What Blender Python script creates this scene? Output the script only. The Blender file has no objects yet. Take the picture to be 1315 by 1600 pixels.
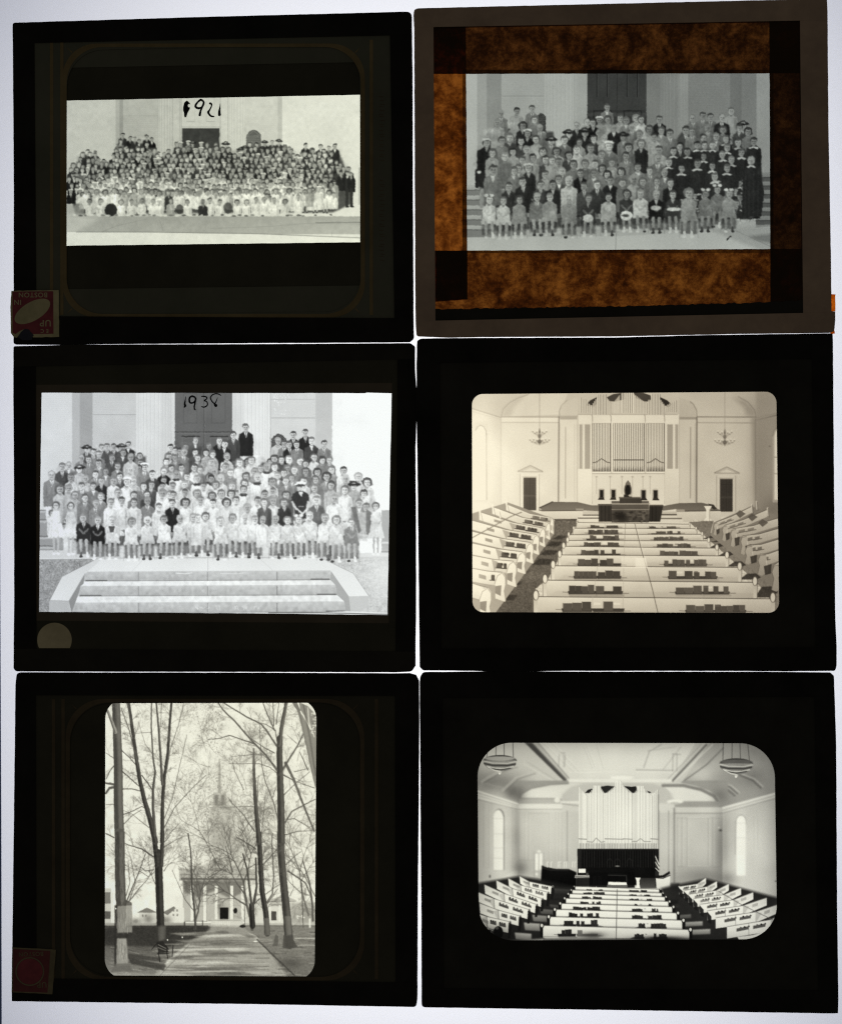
import bpy, math, random
import numpy as np
from mathutils import Vector, geometry

# ------------------------------------------------------------------ camera, light, exposure
SC = bpy.context.scene
U = 0.000163                 # metres per photograph pixel on the slides (a lantern slide is about 102 mm wide)
ZT = 0.0024                  # top of the slides above the light table
H = 0.80                     # the camera looks straight down from here
cam = bpy.data.cameras.new('camera'); cam_o = bpy.data.objects.new('camera', cam); SC.collection.objects.link(cam_o)
cam.sensor_fit = 'VERTICAL'; cam.sensor_height = 24.0; cam.lens = 24.0 * (H - ZT) / (1600 * U)
cam.clip_start = 0.01; cam.clip_end = 50; cam_o.location = (0, 0, H); SC.camera = cam_o
w = bpy.data.worlds.new('World'); SC.world = w; w.use_nodes = True
w.node_tree.nodes['Background'].inputs[0].default_value = (1.0, .93, .82, 1); w.node_tree.nodes['Background'].inputs[1].default_value = 0.085
def area(name, loc, rot, sx, sy, power, col):
    l = bpy.data.lights.new(name, 'AREA'); l.shape = 'RECTANGLE'; l.size = sx; l.size_y = sy; l.energy = power; l.color = col
    o = bpy.data.objects.new(name, l); o.location = loc; o.rotation_euler = rot; SC.collection.objects.link(o); return o
# the lamp bank inside the light table, shining up through the opal sheet
tube = area('light_table_lamp', (0.010, 0.002, -0.07), (math.pi, 0, 0), 0.22, 0.30, 0.47, (1.0, .98, .95))
# added unseen lamp for the slide fronts: weak room light from the upper left
fill = area('front_fill_lamp', (-0.9, 0.8, 1.6), (math.radians(-27), math.radians(-27), 0), 0.8, 0.8, 0.9, (.9, .95, 1.0))
SC.view_settings.view_transform = 'Standard'; SC.view_settings.look = 'None'; SC.view_settings.exposure = 0; SC.view_settings.gamma = 1
SC.view_settings.use_curve_mapping = False
SC.render.engine = 'CYCLES'; SC.cycles.transparent_max_bounces = 24; SC.cycles.max_bounces = 6; SC.cycles.use_denoising = False; SC.cycles.filter_width = 1.25
SC.cycles.min_transparent_bounces = 24; SC.cycles.min_light_bounces = 6; SC.cycles.use_adaptive_sampling = False

def PX(px, py, z=ZT):
    k = U * (H - z) / (H - ZT); return ((px - 657.5) * k, (800 - py) * k, z)
def lin(c):
    c = np.asarray(c, float) / 255.0
    return np.where(c <= 0.04045, c / 12.92, ((c + 0.055) / 1.055) ** 2.4)

# ------------------------------------------------------------------ materials
def mat_new(name):
    m = bpy.data.materials.new(name); m.use_nodes = True; m.node_tree.nodes.clear(); return m, m.node_tree.nodes, m.node_tree.links
def fibre(name, c0, c1, rough=.85, spec=.08, scale=900, bump=.25, coarse=60):
    """paper, cloth tape or card: two close tones, fine fibre bump"""
    m, N, L = mat_new(name)
    o = N.new('ShaderNodeOutputMaterial'); b = N.new('ShaderNodeBsdfPrincipled'); L.new(b.outputs[0], o.inputs[0])
    tc = N.new('ShaderNodeTexCoord'); n = N.new('ShaderNodeTexNoise'); n.inputs['Scale'].default_value = coarse; n.inputs['Detail'].default_value = 8; n.inputs['Roughness'].default_value = .7
    r = N.new('ShaderNodeValToRGB'); r.color_ramp.elements[0].position = .35; r.color_ramp.elements[1].position = .68
    r.color_ramp.elements[0].color = (*c0, 1); r.color_ramp.elements[1].color = (*c1, 1)
    n2 = N.new('ShaderNodeTexNoise'); n2.inputs['Scale'].default_value = scale; n2.inputs['Detail'].default_value = 4
    bp = N.new('ShaderNodeBump'); bp.inputs['Strength'].default_value = bump; bp.inputs['Distance'].default_value = .0003
    L.new(tc.outputs['Object'], n.inputs['Vector']); L.new(tc.outputs['Object'], n2.inputs['Vector']); L.new(n.outputs['Fac'], r.inputs[0]); L.new(r.outputs[0], b.inputs['Base Color'])
    L.new(n2.outputs['Fac'], bp.inputs['Height']); L.new(bp.outputs[0], b.inputs['Normal'])
    b.inputs['Roughness'].default_value = rough; b.inputs['Specular IOR Level'].default_value = spec; return m
def film_mat():
    m, N, L = mat_new('photographic_emulsion'); o = N.new('ShaderNodeOutputMaterial')
    a = N.new('ShaderNodeAttribute'); a.attribute_name = 'film_tone'; t = N.new('ShaderNodeBsdfTransparent'); L.new(a.outputs['Color'], t.inputs[0])
    L.new(t.outputs[0], o.inputs[0]); return m
def glass_mat():
    m, N, L = mat_new('clear_glass'); o = N.new('ShaderNodeOutputMaterial'); t = N.new('ShaderNodeBsdfTransparent'); t.inputs[0].default_value = (.985, .995, .99, 1)
    L.new(t.outputs[0], o.inputs[0]); return m
def brown_paper(name, dark, mid, light, k=1.0, scale=130.0):
    """translucent mottled kraft paper: what gets through is the table's light"""
    m, N, L = mat_new(name); o = N.new('ShaderNodeOutputMaterial'); tc = N.new('ShaderNodeTexCoord')
    n = N.new('ShaderNodeTexNoise'); n.inputs['Scale'].default_value = scale; n.inputs['Detail'].default_value = 9; n.inputs['Roughness'].default_value = .66; n.inputs['Distortion'].default_value = .5
    n3 = N.new('ShaderNodeTexNoise'); n3.inputs['Scale'].default_value = scale * 4; n3.inputs['Detail'].default_value = 5; n3.inputs['Roughness'].default_value = .8
    mx = N.new('ShaderNodeMath'); mx.operation = 'MULTIPLY_ADD'; mx.inputs[1].default_value = .42; ad = N.new('ShaderNodeMath'); ad.operation = 'MULTIPLY'; ad.inputs[1].default_value = .58
    r = N.new('ShaderNodeValToRGB'); e = r.color_ramp.elements; e[0].position = .33; e[0].color = (*[c * k for c in dark], 1); e[1].position = .60; e[1].color = (*[c * k for c in light], 1)
    q = e.new(.455); q.color = (*[c * k for c in mid], 1)
    L.new(tc.outputs['Object'], n.inputs['Vector']); L.new(tc.outputs['Object'], n3.inputs['Vector']); L.new(n.outputs['Fac'], ad.inputs[0]); L.new(n3.outputs['Fac'], mx.inputs[0]); L.new(ad.outputs[0], mx.inputs[2]); L.new(mx.outputs[0], r.inputs[0])
    t = N.new('ShaderNodeBsdfTransparent'); L.new(r.outputs[0], t.inputs[0]); d = N.new('ShaderNodeBsdfDiffuse'); d.inputs[0].default_value = (.022, .014, .008, 1)
    s = N.new('ShaderNodeAddShader'); L.new(t.outputs[0], s.inputs[0]); L.new(d.outputs[0], s.inputs[1]); L.new(s.outputs[0], o.inputs[0]); return m
M = dict(
    black_tape=fibre('black_paper_tape', (.008, .0078, .007), (.016, .015, .013), .9, .04),
    black_tape_b=fibre('black_cloth_tape', (.016, .015, .012), (.026, .024, .019), .92, .04),
    mat_card=fibre('black_mat_card', (.060, .062, .044), (.078, .078, .056), .9, .05, 700, .15),
    mask_dark=fibre('black_mask_paper', (.030, .029, .020), (.042, .040, .028), .9, .05, 700, .15),
    mat_brown=fibre('dark_brown_mat_card', (.062, .052, .036), (.085, .070, .05), .9, .05, 700, .15),
    mat_black=fibre('plain_black_mat_card', (.016, .015, .012), (.026, .025, .02), .9, .05, 700, .15),
    gilt=fibre('dull_gold_print', (.095, .070, .030), (.14, .105, .048), .8, .15, 900, .1, 120),
    gilt_dim=fibre('faded_gold_print', (.052, .040, .024), (.080, .062, .036), .8, .1, 900, .1, 120),
    kraft_tape=fibre('brown_gummed_tape', (.20, .145, .105), (.275, .20, .14), .85, .1, 800, .3, 90),
    cream=fibre('aged_cream_paper', (.24, .22, .12), (.34, .30, .17), .9, .05, 900, .3, 200),
    sticker=fibre('aged_round_sticker', (.30, .26, .16), (.40, .35, .22), .9, .05, 900, .2, 150),
    red=fibre('dull_red_print', (.12, .028, .034), (.19, .042, .048), .85, .08, 900, .2, 300),
    red_dim=fibre('dark_red_print', (.085, .026, .028), (.13, .038, .038), .85, .08, 900, .2, 300),
    dim_cream=fibre('stained_cream_paper', (.10, .085, .05), (.16, .135, .075), .9, .05, 900, .3, 200),
    smudge=fibre('ink_smudge', (.02, .022, .03), (.04, .04, .05), .9, .05),
    ink=fibre('black_ink', (.004, .005, .007), (.010, .011, .014), .6, .1),
    film=film_mat(), glass=glass_mat(),
    paper_bright=brown_paper('translucent_brown_paper', (.10, .045, .015), (.235, .112, .036), (.44, .24, .085)),
    paper_low=brown_paper('translucent_brown_paper_lower', (.060, .028, .013), (.170, .082, .030), (.35, .20, .075)),
    paper_mid=brown_paper('translucent_brown_paper_thick', (.038, .021, .013), (.108, .056, .027), (.25, .145, .065)),
    paper_dim=brown_paper('double_brown_paper', (.030, .019, .014), (.070, .038, .022), (.15, .09, .045)),
    paper_patch=brown_paper('folded_brown_paper', (.06, .06, .06), (.12, .14, .18), (.25, .27, .3)),
    orange=brown_paper('orange_gummed_paper', (.35, .12, .02), (.6, .24, .04), (.75, .35, .08), 1, 400),
    blue=fibre('blue_painted_metal', (.11, .16, .34), (.13, .19, .38), .5, .4, 300, .05))

# ------------------------------------------------------------------ mesh helpers
random.seed(4)
def link(name, me, m, parent=None, label=None):
    o = bpy.data.objects.new(name, me); SC.collection.objects.link(o); me.materials.append(m)
    if parent is not None:
        o.parent = parent
    if label: o['label'] = label
    return o
def slab(name, loops, z0, z1, m, parent, bev=0.0, label=None):
    """flat sheet or plate with real thickness: first loop is the outline (photograph pixels), the rest are holes"""
    off = parent.location if parent is not None else Vector((0, 0, 0)); V, F = [], []
    top = [[Vector(PX(x, y, z1)) - off for x, y in l] for l in loops]
    if bev: 
        cx = sum(p[0] for p in loops[0]) / len(loops[0]); cy = sum(p[1] for p in loops[0]) / len(loops[0])
    tris = geometry.tessellate_polygon(top); flat = [v for l in top for v in l]; n = len(flat)
    bot = [Vector(PX(x, y, z1)) - off for l in loops for x, y in l]
    for b in bot: b.z = z0 - off.z
    V = flat + bot
    for a, b, c in tris:
        nz = (flat[b] - flat[a]).cross(flat[c] - flat[a]).z
        if nz < 0: b, c = c, b
        F.append((a, b, c)); F.append((a + n, c + n, b + n))
    s = 0
    for l in loops:
        k = len(l)
        for i in range(k):
            j = (i + 1) % k; F.append((s + i, s + j, s + j + n, s + i + n))
        s += k
    me = bpy.data.meshes.new(name); me.from_pydata([tuple(v) for v in V], [], F); me.validate(); me.update()
    return link(name, me, m, parent, label)
def rrect(x0, y0, x1, y1, r, n=12, q=None):
    """rounded rectangle; q maps the unit square onto a slightly skew quad"""
    P = []
    for cx, cy, a0 in ((x0 + r, y0 + r, 180), (x1 - r, y0 + r, 270), (x1 - r, y1 - r, 0), (x0 + r, y1 - r, 90)):
        for k in range(n + 1):
            a = math.radians(a0 + 90 * k / n); P.append((cx + r * math.cos(a), cy + r * math.sin(a)))
    if q is not None:
        o = []
        for x, y in P:
            u, v = (x - x0) / (x1 - x0), (y - y0) / (y1 - y0)
            o.append(tuple((1 - v) * ((1 - u) * q[0][i] + u * q[1][i]) + v * ((1 - u) * q[3][i] + u * q[2][i]) for i in (0, 1)))
        P = o
    return P
def ragged(P, amp, step, r=random):
    """resample a closed outline and roughen it like a hand-cut paper edge"""
    o = []
    for (ax, ay), (bx, by) in zip(P, P[1:] + P[:1]):
        d = math.hypot(bx - ax, by - ay); n = max(1, int(d / step))
        for k in range(n):
            t = k / n; j = amp if k else amp * .3
            o.append((ax + (bx - ax) * t + r.uniform(-j, j), ay + (by - ay) * t + r.uniform(-j, j)))
    return o
def cut(P, a, b):
    """keep the part of polygon P on the left of the line a->b (y down)"""
    side = lambda p: (b[0] - a[0]) * (p[1] - a[1]) - (b[1] - a[1]) * (p[0] - a[0]); o = []
    for p, q in zip(P, P[1:] + P[:1]):
        sp, sq = side(p), side(q)
        if sp <= 0: o.append(p)
        if (sp < 0 < sq) or (sq < 0 < sp):
            t = sp / (sp - sq); o.append((p[0] + (q[0] - p[0]) * t, p[1] + (q[1] - p[1]) * t))
    return o
def soften_corners(P, rad):
    o = []
    for k, p in enumerate(P):
        r = rad.get(k, 0)
        if not r: o.append(p); continue
        a, b = P[k - 1], P[(k + 1) % len(P)]
        da, db = math.hypot(a[0] - p[0], a[1] - p[1]), math.hypot(b[0] - p[0], b[1] - p[1])
        s = (p[0] + (a[0] - p[0]) * min(r / da, .5), p[1] + (a[1] - p[1]) * min(r / da, .5)); e = (p[0] + (b[0] - p[0]) * min(r / db, .5), p[1] + (b[1] - p[1]) * min(r / db, .5))
        for i in range(5):
            t = i / 4; o.append(((1 - t) ** 2 * s[0] + 2 * t * (1 - t) * p[0] + t * t * e[0], (1 - t) ** 2 * s[1] + 2 * t * (1 - t) * p[1] + t * t * e[1]))
    return o
# ------------------------------------------------------------------ small drawing kit for the emulsions
class Film:
    """grey density image of one transparency; coordinates are photograph pixels"""
    def __init__(s, x0, y0, x1, y1, base, K=1.25, seed=1):
        s.x0, s.y0, s.x1, s.y1, s.K = x0, y0, x1, y1, K
        s.w = int((x1 - x0) * K) + 1; s.h = int((y1 - y0) * K) + 1
        s.a = np.full((s.h, s.w), float(base)); s.ox = s.oy = 0.0; s.sc = 1.0
        s.r = np.random.RandomState(seed)
    def T(s, ox=0, oy=0, sc=1.0): s.ox, s.oy, s.sc = ox, oy, sc
    def P(s, pts):
        p = np.asarray(pts, float).reshape(-1, 2)
        return np.stack([(s.ox + p[:, 0] / s.sc - s.x0) * s.K, (s.oy + p[:, 1] / s.sc - s.y0) * s.K], 1)
    def box(s, p, m):
        i0 = max(0, int(p[:, 0].min() - m)); i1 = min(s.w, int(p[:, 0].max() + m) + 2)
        j0 = max(0, int(p[:, 1].min() - m)); j1 = min(s.h, int(p[:, 1].max() + m) + 2)
        return i0, i1, j0, j1
    def mix(s, i0, i1, j0, j1, a, v):
        b = s.a[j0:j1, i0:i1]; b += (v - b) * a
    def poly(s, pts, v, alpha=1.0, v2=None, soft=0):
        p = s.P(pts); i0, i1, j0, j1 = s.box(p, 1 + soft * 2)
        if i1 <= i0 or j1 <= j0: return
        n = 3; X = np.arange(i0 * n, i1 * n) / n + .5 / n - .5; Y = np.arange(j0 * n, j1 * n) / n + .5 / n - .5
        ins = np.zeros((len(Y), len(X)), bool); Yc = Y[:, None]; q = np.roll(p, -1, 0)
        for (ax, ay), (bx, by) in zip(p, q):
            if ay == by: continue
            c = (Yc < max(ay, by)) & (Yc >= min(ay, by))
            xs = ax + (Yc - ay) * (bx - ax) / (by - ay)
            ins ^= c & (X[None, :] < xs)
        a = ins.reshape(j1 - j0, n, i1 - i0, n).mean((1, 3)) * alpha
        if soft: a = blur(a, soft)
        if v2 is not None:
            t = np.clip((np.arange(j0, j1) - p[:, 1].min()) / max(1e-6, np.ptp(p[:, 1])), 0, 1)[:, None]
            v = v + (v2 - v) * t
        s.mix(i0, i1, j0, j1, a, v)
    def rect(s, x0, y0, x1, y1, v, alpha=1.0, v2=None, soft=0):
        s.poly([(x0, y0), (x1, y0), (x1, y1), (x0, y1)], v, alpha, v2, soft)
    def ell(s, x, y, rx, ry, v, alpha=1.0, soft=1.0):
        c = s.P([(x, y)])[0]; rx = rx / s.sc * s.K; ry = ry / s.sc * s.K
        p = np.array([(c[0] - rx, c[1] - ry), (c[0] + rx, c[1] + ry)]); i0, i1, j0, j1 = s.box(p, 1 + soft)
        if i1 <= i0 or j1 <= j0: return
        X = np.arange(i0, i1)[None, :] - c[0]; Y = np.arange(j0, j1)[:, None] - c[1]
        d = np.sqrt((X / rx) ** 2 + (Y / ry) ** 2)
        a = np.clip(.5 - (d - 1) * min(rx, ry) / soft, 0, 1) * alpha
        s.mix(i0, i1, j0, j1, a, v)
    def glow(s, x, y, rx, ry, v, alpha):
        c = s.P([(x, y)])[0]; rx = rx / s.sc * s.K; ry = ry / s.sc * s.K
        X = np.arange(s.w)[None, :] - c[0]; Y = np.arange(s.h)[:, None] - c[1]
        a = alpha * np.exp(-((X / rx) ** 2 + (Y / ry) ** 2)); s.a += (v - s.a) * a
    def line(s, pts, w, v, alpha=1.0, w2=None):
        """polyline, w = full width in photograph pixels, tapering to w2"""
        p = s.P(pts); w2 = w if w2 is None else w2
        R0, R1 = w * s.K / 2, w2 * s.K / 2; m = max(R0, R1) + 1.5
        i0, i1, j0, j1 = s.box(p, m)
        if i1 <= i0 or j1 <= j0: return
        X = np.arange(i0, i1)[None, :]; Y = np.arange(j0, j1)[:, None]
        L = np.hypot(*np.diff(p, axis=0).T); tot = max(L.sum(), 1e-6); acc = 0; A = np.zeros((j1 - j0, i1 - i0))
        for k in range(len(p) - 1):
            ax, ay = p[k]; dx, dy = p[k + 1] - p[k]; l2 = dx * dx + dy * dy + 1e-9
            t = np.clip(((X - ax) * dx + (Y - ay) * dy) / l2, 0, 1)
            d = np.hypot(X - ax - t * dx, Y - ay - t * dy)
            R = R0 + (R1 - R0) * (acc + t * L[k]) / tot
            Re = np.maximum(R, .5); a = np.clip(Re + .5 - d, 0, 1) * (R / Re)
            A = np.maximum(A, a); acc += L[k]
        s.mix(i0, i1, j0, j1, A * alpha, v)
    def mul(s, X0, Y0, X1, Y1, f): pass
    def noise(s, amp, size):
        g = s.r.randn(int(s.h / size) + 3, int(s.w / size) + 3)
        yy = np.linspace(0, g.shape[0] - 1.001, s.h); xx = np.linspace(0, g.shape[1] - 1.001, s.w)
        j = yy.astype(int); i = xx.astype(int); fy = (yy - j)[:, None]; fx = (xx - i)[None, :]
        n = (g[j][:, i] * (1 - fx) + g[j][:, i + 1] * fx) * (1 - fy) + (g[j + 1][:, i] * (1 - fx) + g[j + 1][:, i + 1] * fx) * fy
        return n * amp
def blur(a, r):
    r = int(round(r))
    if r < 1: return a
    k = np.ones(2 * r + 1) / (2 * r + 1)
    for ax in (0, 1):
        a = np.apply_along_axis(lambda v: np.convolve(np.pad(v, r, 'edge'), k, 'valid'), ax, a)
    return a
def curve(F, xs, ys): F.a = np.interp(F.a, xs, ys)
def vignette(F, x0, y0, x1, y1, amt, p=6):
    X = (F.x0 + np.arange(F.w) / F.K - (x0 + x1) / 2) / ((x1 - x0) / 2); Y = (F.y0 + np.arange(F.h) / F.K - (y0 + y1) / 2) / ((y1 - y0) / 2)
    F.a = F.a * (1 - amt * np.clip(np.abs(X[None, :]) ** p + np.abs(Y[:, None]) ** p, 0, 1.6))
def inset(pts, dx, dy):
    c = np.mean(pts, 0); return [(x + dx * np.sign(c[0] - x) * min(1, abs(c[0] - x) / 60), y + dy * (1 if y < c[1] else -.6)) for x, y in pts]
def fmask(F, pts, soft=2):
    b = F.a; F.a = np.zeros_like(b); F.poly(pts, 1, soft=soft); m = F.a; F.a = b; return m
def filler(F, pts, sx, sy, pick, r, fall, low, **kw):
    m = fmask(F, pts, 0); ys = [p[1] for p in pts]; xs = [p[0] for p in pts]; R = F.r; y = min(ys); row = 0; A = []
    while y < max(ys):
        x = min(xs) + (row % 2) * sx / 2
        while x < max(xs):
            X = x + R.uniform(-.3, .3) * sx; Y = y + R.uniform(-.3, .3) * sy
            i = int((X - F.x0) * F.K); j = int((Y - F.y0) * F.K)
            if 0 <= i < F.w and 0 <= j < F.h and m[j, i] > .5: A.append((Y, X, r * R.uniform(.92, 1.08), pick(X, Y, R), min(fall, max(3, (low - Y) / r)), kw)) if Y < low - 3 * r else None
            x += sx
        y += sy; row += 1
    draw_crowd(F, A, fall)
def warp(F, amp, size, seed=5, pts=None):
    F.r = np.random.RandomState(seed); m = 1 if pts is None else fmask(F, pts, 3); dx = F.noise(amp * F.K, size) * m; dy = F.noise(amp * F.K, size) * m
    Y, X = np.mgrid[0:F.h, 0:F.w]; X = np.clip(X + dx, 0, F.w - 1.001); Y = np.clip(Y + dy, 0, F.h - 1.001)
    i = X.astype(int); j = Y.astype(int); fx = X - i; fy = Y - j; a = F.a
    F.a = (a[j, i] * (1 - fx) + a[j, i + 1] * fx) * (1 - fy) + (a[j + 1, i] * (1 - fx) + a[j + 1, i + 1] * fx) * fy
def fuse(F, pts, k=.16):
    m = fmask(F, pts, 3); F.a = F.a + (soften(F.a, k) - F.a) * m
def mottle(F, pts, amp, size):
    m = fmask(F, pts); F.a = F.a * (1 + F.noise(amp, size) * m)
def soften(a, s=.25):
    for ax in (0, 1):
        a = a * (1 - 2 * s) + s * (np.roll(a, 1, ax) + np.roll(a, -1, ax))
    return a

TONE = dict(k=30, d=62, g=122, l=172, w=228)
def person(F, x, y, r, code, q=None, fall=9.0, tone=TONE, skin=196, hairs=(45, 75)):
    """one small figure of the group photograph. code: cloth letter, then marks:
       f long hair, h dark hat, H pale hat, b hair bow, c robe + white collar, C white robe + dark collar,
       s seated (legs show), B bald, y fair hair, t tie"""
    R = F.r; q = code if code[0] in 'cC' else code[1:]; cl = tone.get(code[0], 60) + R.uniform(-9, 9)
    fem = 'f' in q or 'b' in q; J = lambda a: R.uniform(-a, a)
    lk = R.uniform(*hairs) + R.choice([0, 10, 35]) + (60 if 'y' in q else 0); x += J(.1); tilt = J(.18) * r
    sw = (1.95 if fem else 2.2) * r
    if 'c' in q: cl = tone['d'] * .72
    if 'C' in q: cl = tone['w'] * 1.03
    seat = 's' in q
    if seat:
        bt = y + 5.2 * r; kn = y + 6.6 * r; ft = y + fall * r
        F.rect(x - 2.0 * r, bt - r, x + 2.0 * r, ft - .9 * r, tone['k'] * 1.5, .6, soft=1)
        for sg in (-1, 1):
            F.line([(x + sg * 2.1 * r, y + 4 * r), (x + sg * 2.25 * r, ft)], .9, tone['l'] * .8, .5)
    else: bt = y + fall * r
    top = [(x - .5 * r, y + 1.0 * r), (x - sw * .55, y + 1.5 * r), (x - sw * .95, y + 2.0 * r), (x - sw * 1.04, y + 3.2 * r),
           (x - sw * (1.0 if not seat else .95), bt), (x + sw * (1.0 if not seat else .95), bt), (x + sw * 1.04, y + 3.2 * r),
           (x + sw * .95, y + 2.0 * r), (x + sw * .55, y + 1.5 * r), (x + .5 * r, y + 1.0 * r)]
    F.poly(top, cl * .62, .4)
    top2 = [(x + (a - x) * .93, b + .1 * r) for a, b in top]
    F.poly(top2, cl, 1.0, v2=cl * .88)
    F.poly([(x + sw * .35, y + 2.0 * r), (x + sw * .9, y + 2.2 * r), (x + sw * .9, bt), (x + sw * .45, bt)], cl * .74, .45)
    dk = cl * .66; lt = min(246, cl * 1.15 + 10)
    for sg in (-1, 1):                                               # arm creases, folds
        F.line([(x + sg * sw * .62, y + 2.9 * r), (x + sg * sw * (.55 + J(.1)), y + 5.4 * r)], .8, dk, .6)
        F.line([(x + sg * sw * .3 + J(r * .5), y + 3.4 * r), (x + sg * sw * .3 + J(r * .6), y + 5.2 * r)], .8, lt if R.rand() < .5 else dk, .45)
    if 'c' in q:
        F.poly([(x - 1.5 * r, y + 1.85 * r), (x, y + 1.25 * r), (x + 1.5 * r, y + 1.85 * r), (x + .9 * r, y + 2.15 * r), (x, y + 1.8 * r), (x - .9 * r, y + 2.15 * r)], tone['w'])
    elif 'C' in q:
        F.poly([(x - 1.25 * r, y + 1.6 * r), (x, y + 1.0 * r), (x + 1.25 * r, y + 1.6 * r), (x + .7 * r, y + 2.1 * r), (x - .7 * r, y + 2.1 * r)], tone['k'] * 1.4)
    elif code[0] in 'kdg' and not fem:
        F.poly([(x - .62 * r, y + 1.2 * r), (x + .62 * r, y + 1.2 * r), (x + .05 * r, y + 3.1 * r)], tone['w'], .95)
        if R.rand() < .7: F.line([(x, y + 1.5 * r), (x, y + 2.7 * r)], .9, tone['k'], .85)
    elif code[0] in 'kdg' and R.rand() < .5:
        F.poly([(x - .6 * r, y + 1.3 * r), (x + .6 * r, y + 1.3 * r), (x, y + 2.7 * r)], tone['w'], .7)
    else:
        F.ell(x, y + 1.45 * r, .5 * r, .42 * r, skin * .85, .9)
        if R.rand() < .5: F.line([(x - .7 * r, y + 1.7 * r), (x, y + 2.2 * r), (x + .7 * r, y + 1.7 * r)], .8, dk, .7)
    if seat:
        sk = cl if fem or R.rand() < .7 else cl * .9
        F.poly([(x - 1.5 * r, bt - 1.4 * r), (x + 1.5 * r, bt - 1.4 * r), (x + 2.25 * r, kn - .2 * r), (x + 2.1 * r, kn + .35 * r), (x + .3 * r, kn + .1 * r), (x - .4 * r, kn + .2 * r), (x - 2.1 * r, kn + .4 * r), (x - 2.2 * r, kn - .2 * r)], sk * .97, 1, v2=sk * .86)
        F.line([(x - 1.3 * r, bt - 1.9 * r), (x - .2 * r, bt - .7 * r), (x + .2 * r, bt - .7 * r), (x + 1.3 * r, bt - 1.9 * r)], .5 * r, skin * .92, .5)
        dx = J(.25) * r
        for sg in (-1, 1):
            lx = x + sg * .85 * r; fx = lx + dx
            F.line([(lx, kn), (fx, ft - .6 * r)], .95 * r, skin * .88, 1, .62 * r)
            F.line([(lx + .28 * r, kn), (fx + .2 * r, ft - .9 * r)], .7, skin * .6, .5)
            wh = R.rand() < .6
            if R.rand() < .6: F.line([(fx, ft - 1.3 * r), (fx, ft - .5 * r)], .7 * r, tone['w'] if wh else tone['d'], .9)
            F.ell(fx + sg * .12 * r, ft - .22 * r, .5 * r, .34 * r, tone['w'] if wh else tone['k'] * 1.5)
    # neck, hair, face
    F.rect(x - .42 * r, y + .7 * r, x + .42 * r, y + 1.45 * r, skin * .72)
    if 'h' in q:
        F.ell(x, y - .5 * r, 1.9 * r, .62 * r, tone['k'] * 1.1); F.ell(x, y - .8 * r, 1.05 * r, .75 * r, tone['k'] * 1.3)
    if fem:
        hw = R.uniform(1.08, 1.38); F.ell(x + tilt, y - .12 * r, hw * r, R.uniform(1.15, 1.3) * r, lk, .95)
        if hw > 1.2: F.ell(x + tilt + J(.3) * r, y + .55 * r, hw * .95 * r, .6 * r, lk * R.uniform(.9, 1.3), .8)
    elif 'B' in q: F.ell(x, y - .1 * r, 1.0 * r, 1.2 * r, skin * .78, .9)
    else: F.ell(x + tilt * .5, y - .34 * r, .96 * r, .98 * r, lk, .97)
    sk = min(235, skin * R.uniform(.86, 1.12))
    F.ell(x + tilt, y + .12 * r, R.uniform(.78, .92) * r, R.uniform(1.0, 1.14) * r, sk)
    F.ell(x + tilt + .42 * r, y + .3 * r, .3 * r, .7 * r, sk * .78, .55)
    if not ('B' in q or 'h' in q):
        F.ell(x + tilt + J(.25) * r, y - .86 * r, .8 * r, .34 * r, lk, .8)
    for sg in (-1, 1):
        F.ell(x + tilt + sg * .32 * r, y + .02 * r, .2 * r, .15 * r, sk * .42, .5 if r < 4 else .75)
    F.line([(x + tilt, y + .1 * r), (x + tilt + .05 * r, y + .36 * r)], .12 * r, sk * .6, .6)
    F.line([(x + tilt - .24 * r, y + .66 * r), (x + tilt + .24 * r, y + .66 * r)], .16 * r, sk * .45, .75)
    if 'H' in q:
        F.ell(x + tilt, y - .85 * r, 1.25 * r, .5 * r, tone['w'] * 1.04); F.ell(x + tilt, y - .62 * r, .9 * r, .22 * r, lk, .7)
    if 'h' in q: F.ell(x, y - .38 * r, 1.5 * r, .3 * r, tone['k'])
    if 'b' in q:
        for sg in (-1, 1): F.ell(x + sg * .75 * r, y - 1.15 * r, .6 * r, .42 * r, tone['w'])
def crowd(F, ox, oy, sc, txt, r0, r1, ya, yb, fall, **kw):
    out = []
    for t in txt.replace('\n', ' ').split(';'):
        t = t.split()
        if len(t) < 3: continue
        X, Y = ox + float(t[0]) / sc, oy + float(t[1]) / sc
        k = 1.0
        c = t[2]
        if c[-1].isdigit(): k = 1 + int(c[-1]) * .08; c = c[:-1]
        r = (r0 + (r1 - r0) * min(1, max(0, (Y - ya) / (yb - ya)))) * k
        out.append((Y, X, r, c, fall, kw))
    return out
def draw_crowd(F, L, seat_fall):
    for Y, X, r, c, fall, kw in sorted(L, key=lambda t: t[0]):
        person(F, X, Y, r, c, fall=seat_fall if 's' in c[1:] else fall, **kw)
def clap(F, x0, x1, y0, y1, step, v, al=.35):
    y = y0
    while y < y1: F.line([(x0, y), (x1, y)], .7, v, al); y += step
def flutes(F, x0, x1, y0, y1, n, v, hi, w=.9):
    for k in range(n):
        t = (k + .5) / n; x = x0 + (x1 - x0) * (.5 - .5 * np.cos(np.pi * t))
        F.line([(x, y0), (x, y1)], w, v, .6); F.line([(x + 1.3, y0), (x + 1.3, y1)], w, hi, .5)
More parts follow.
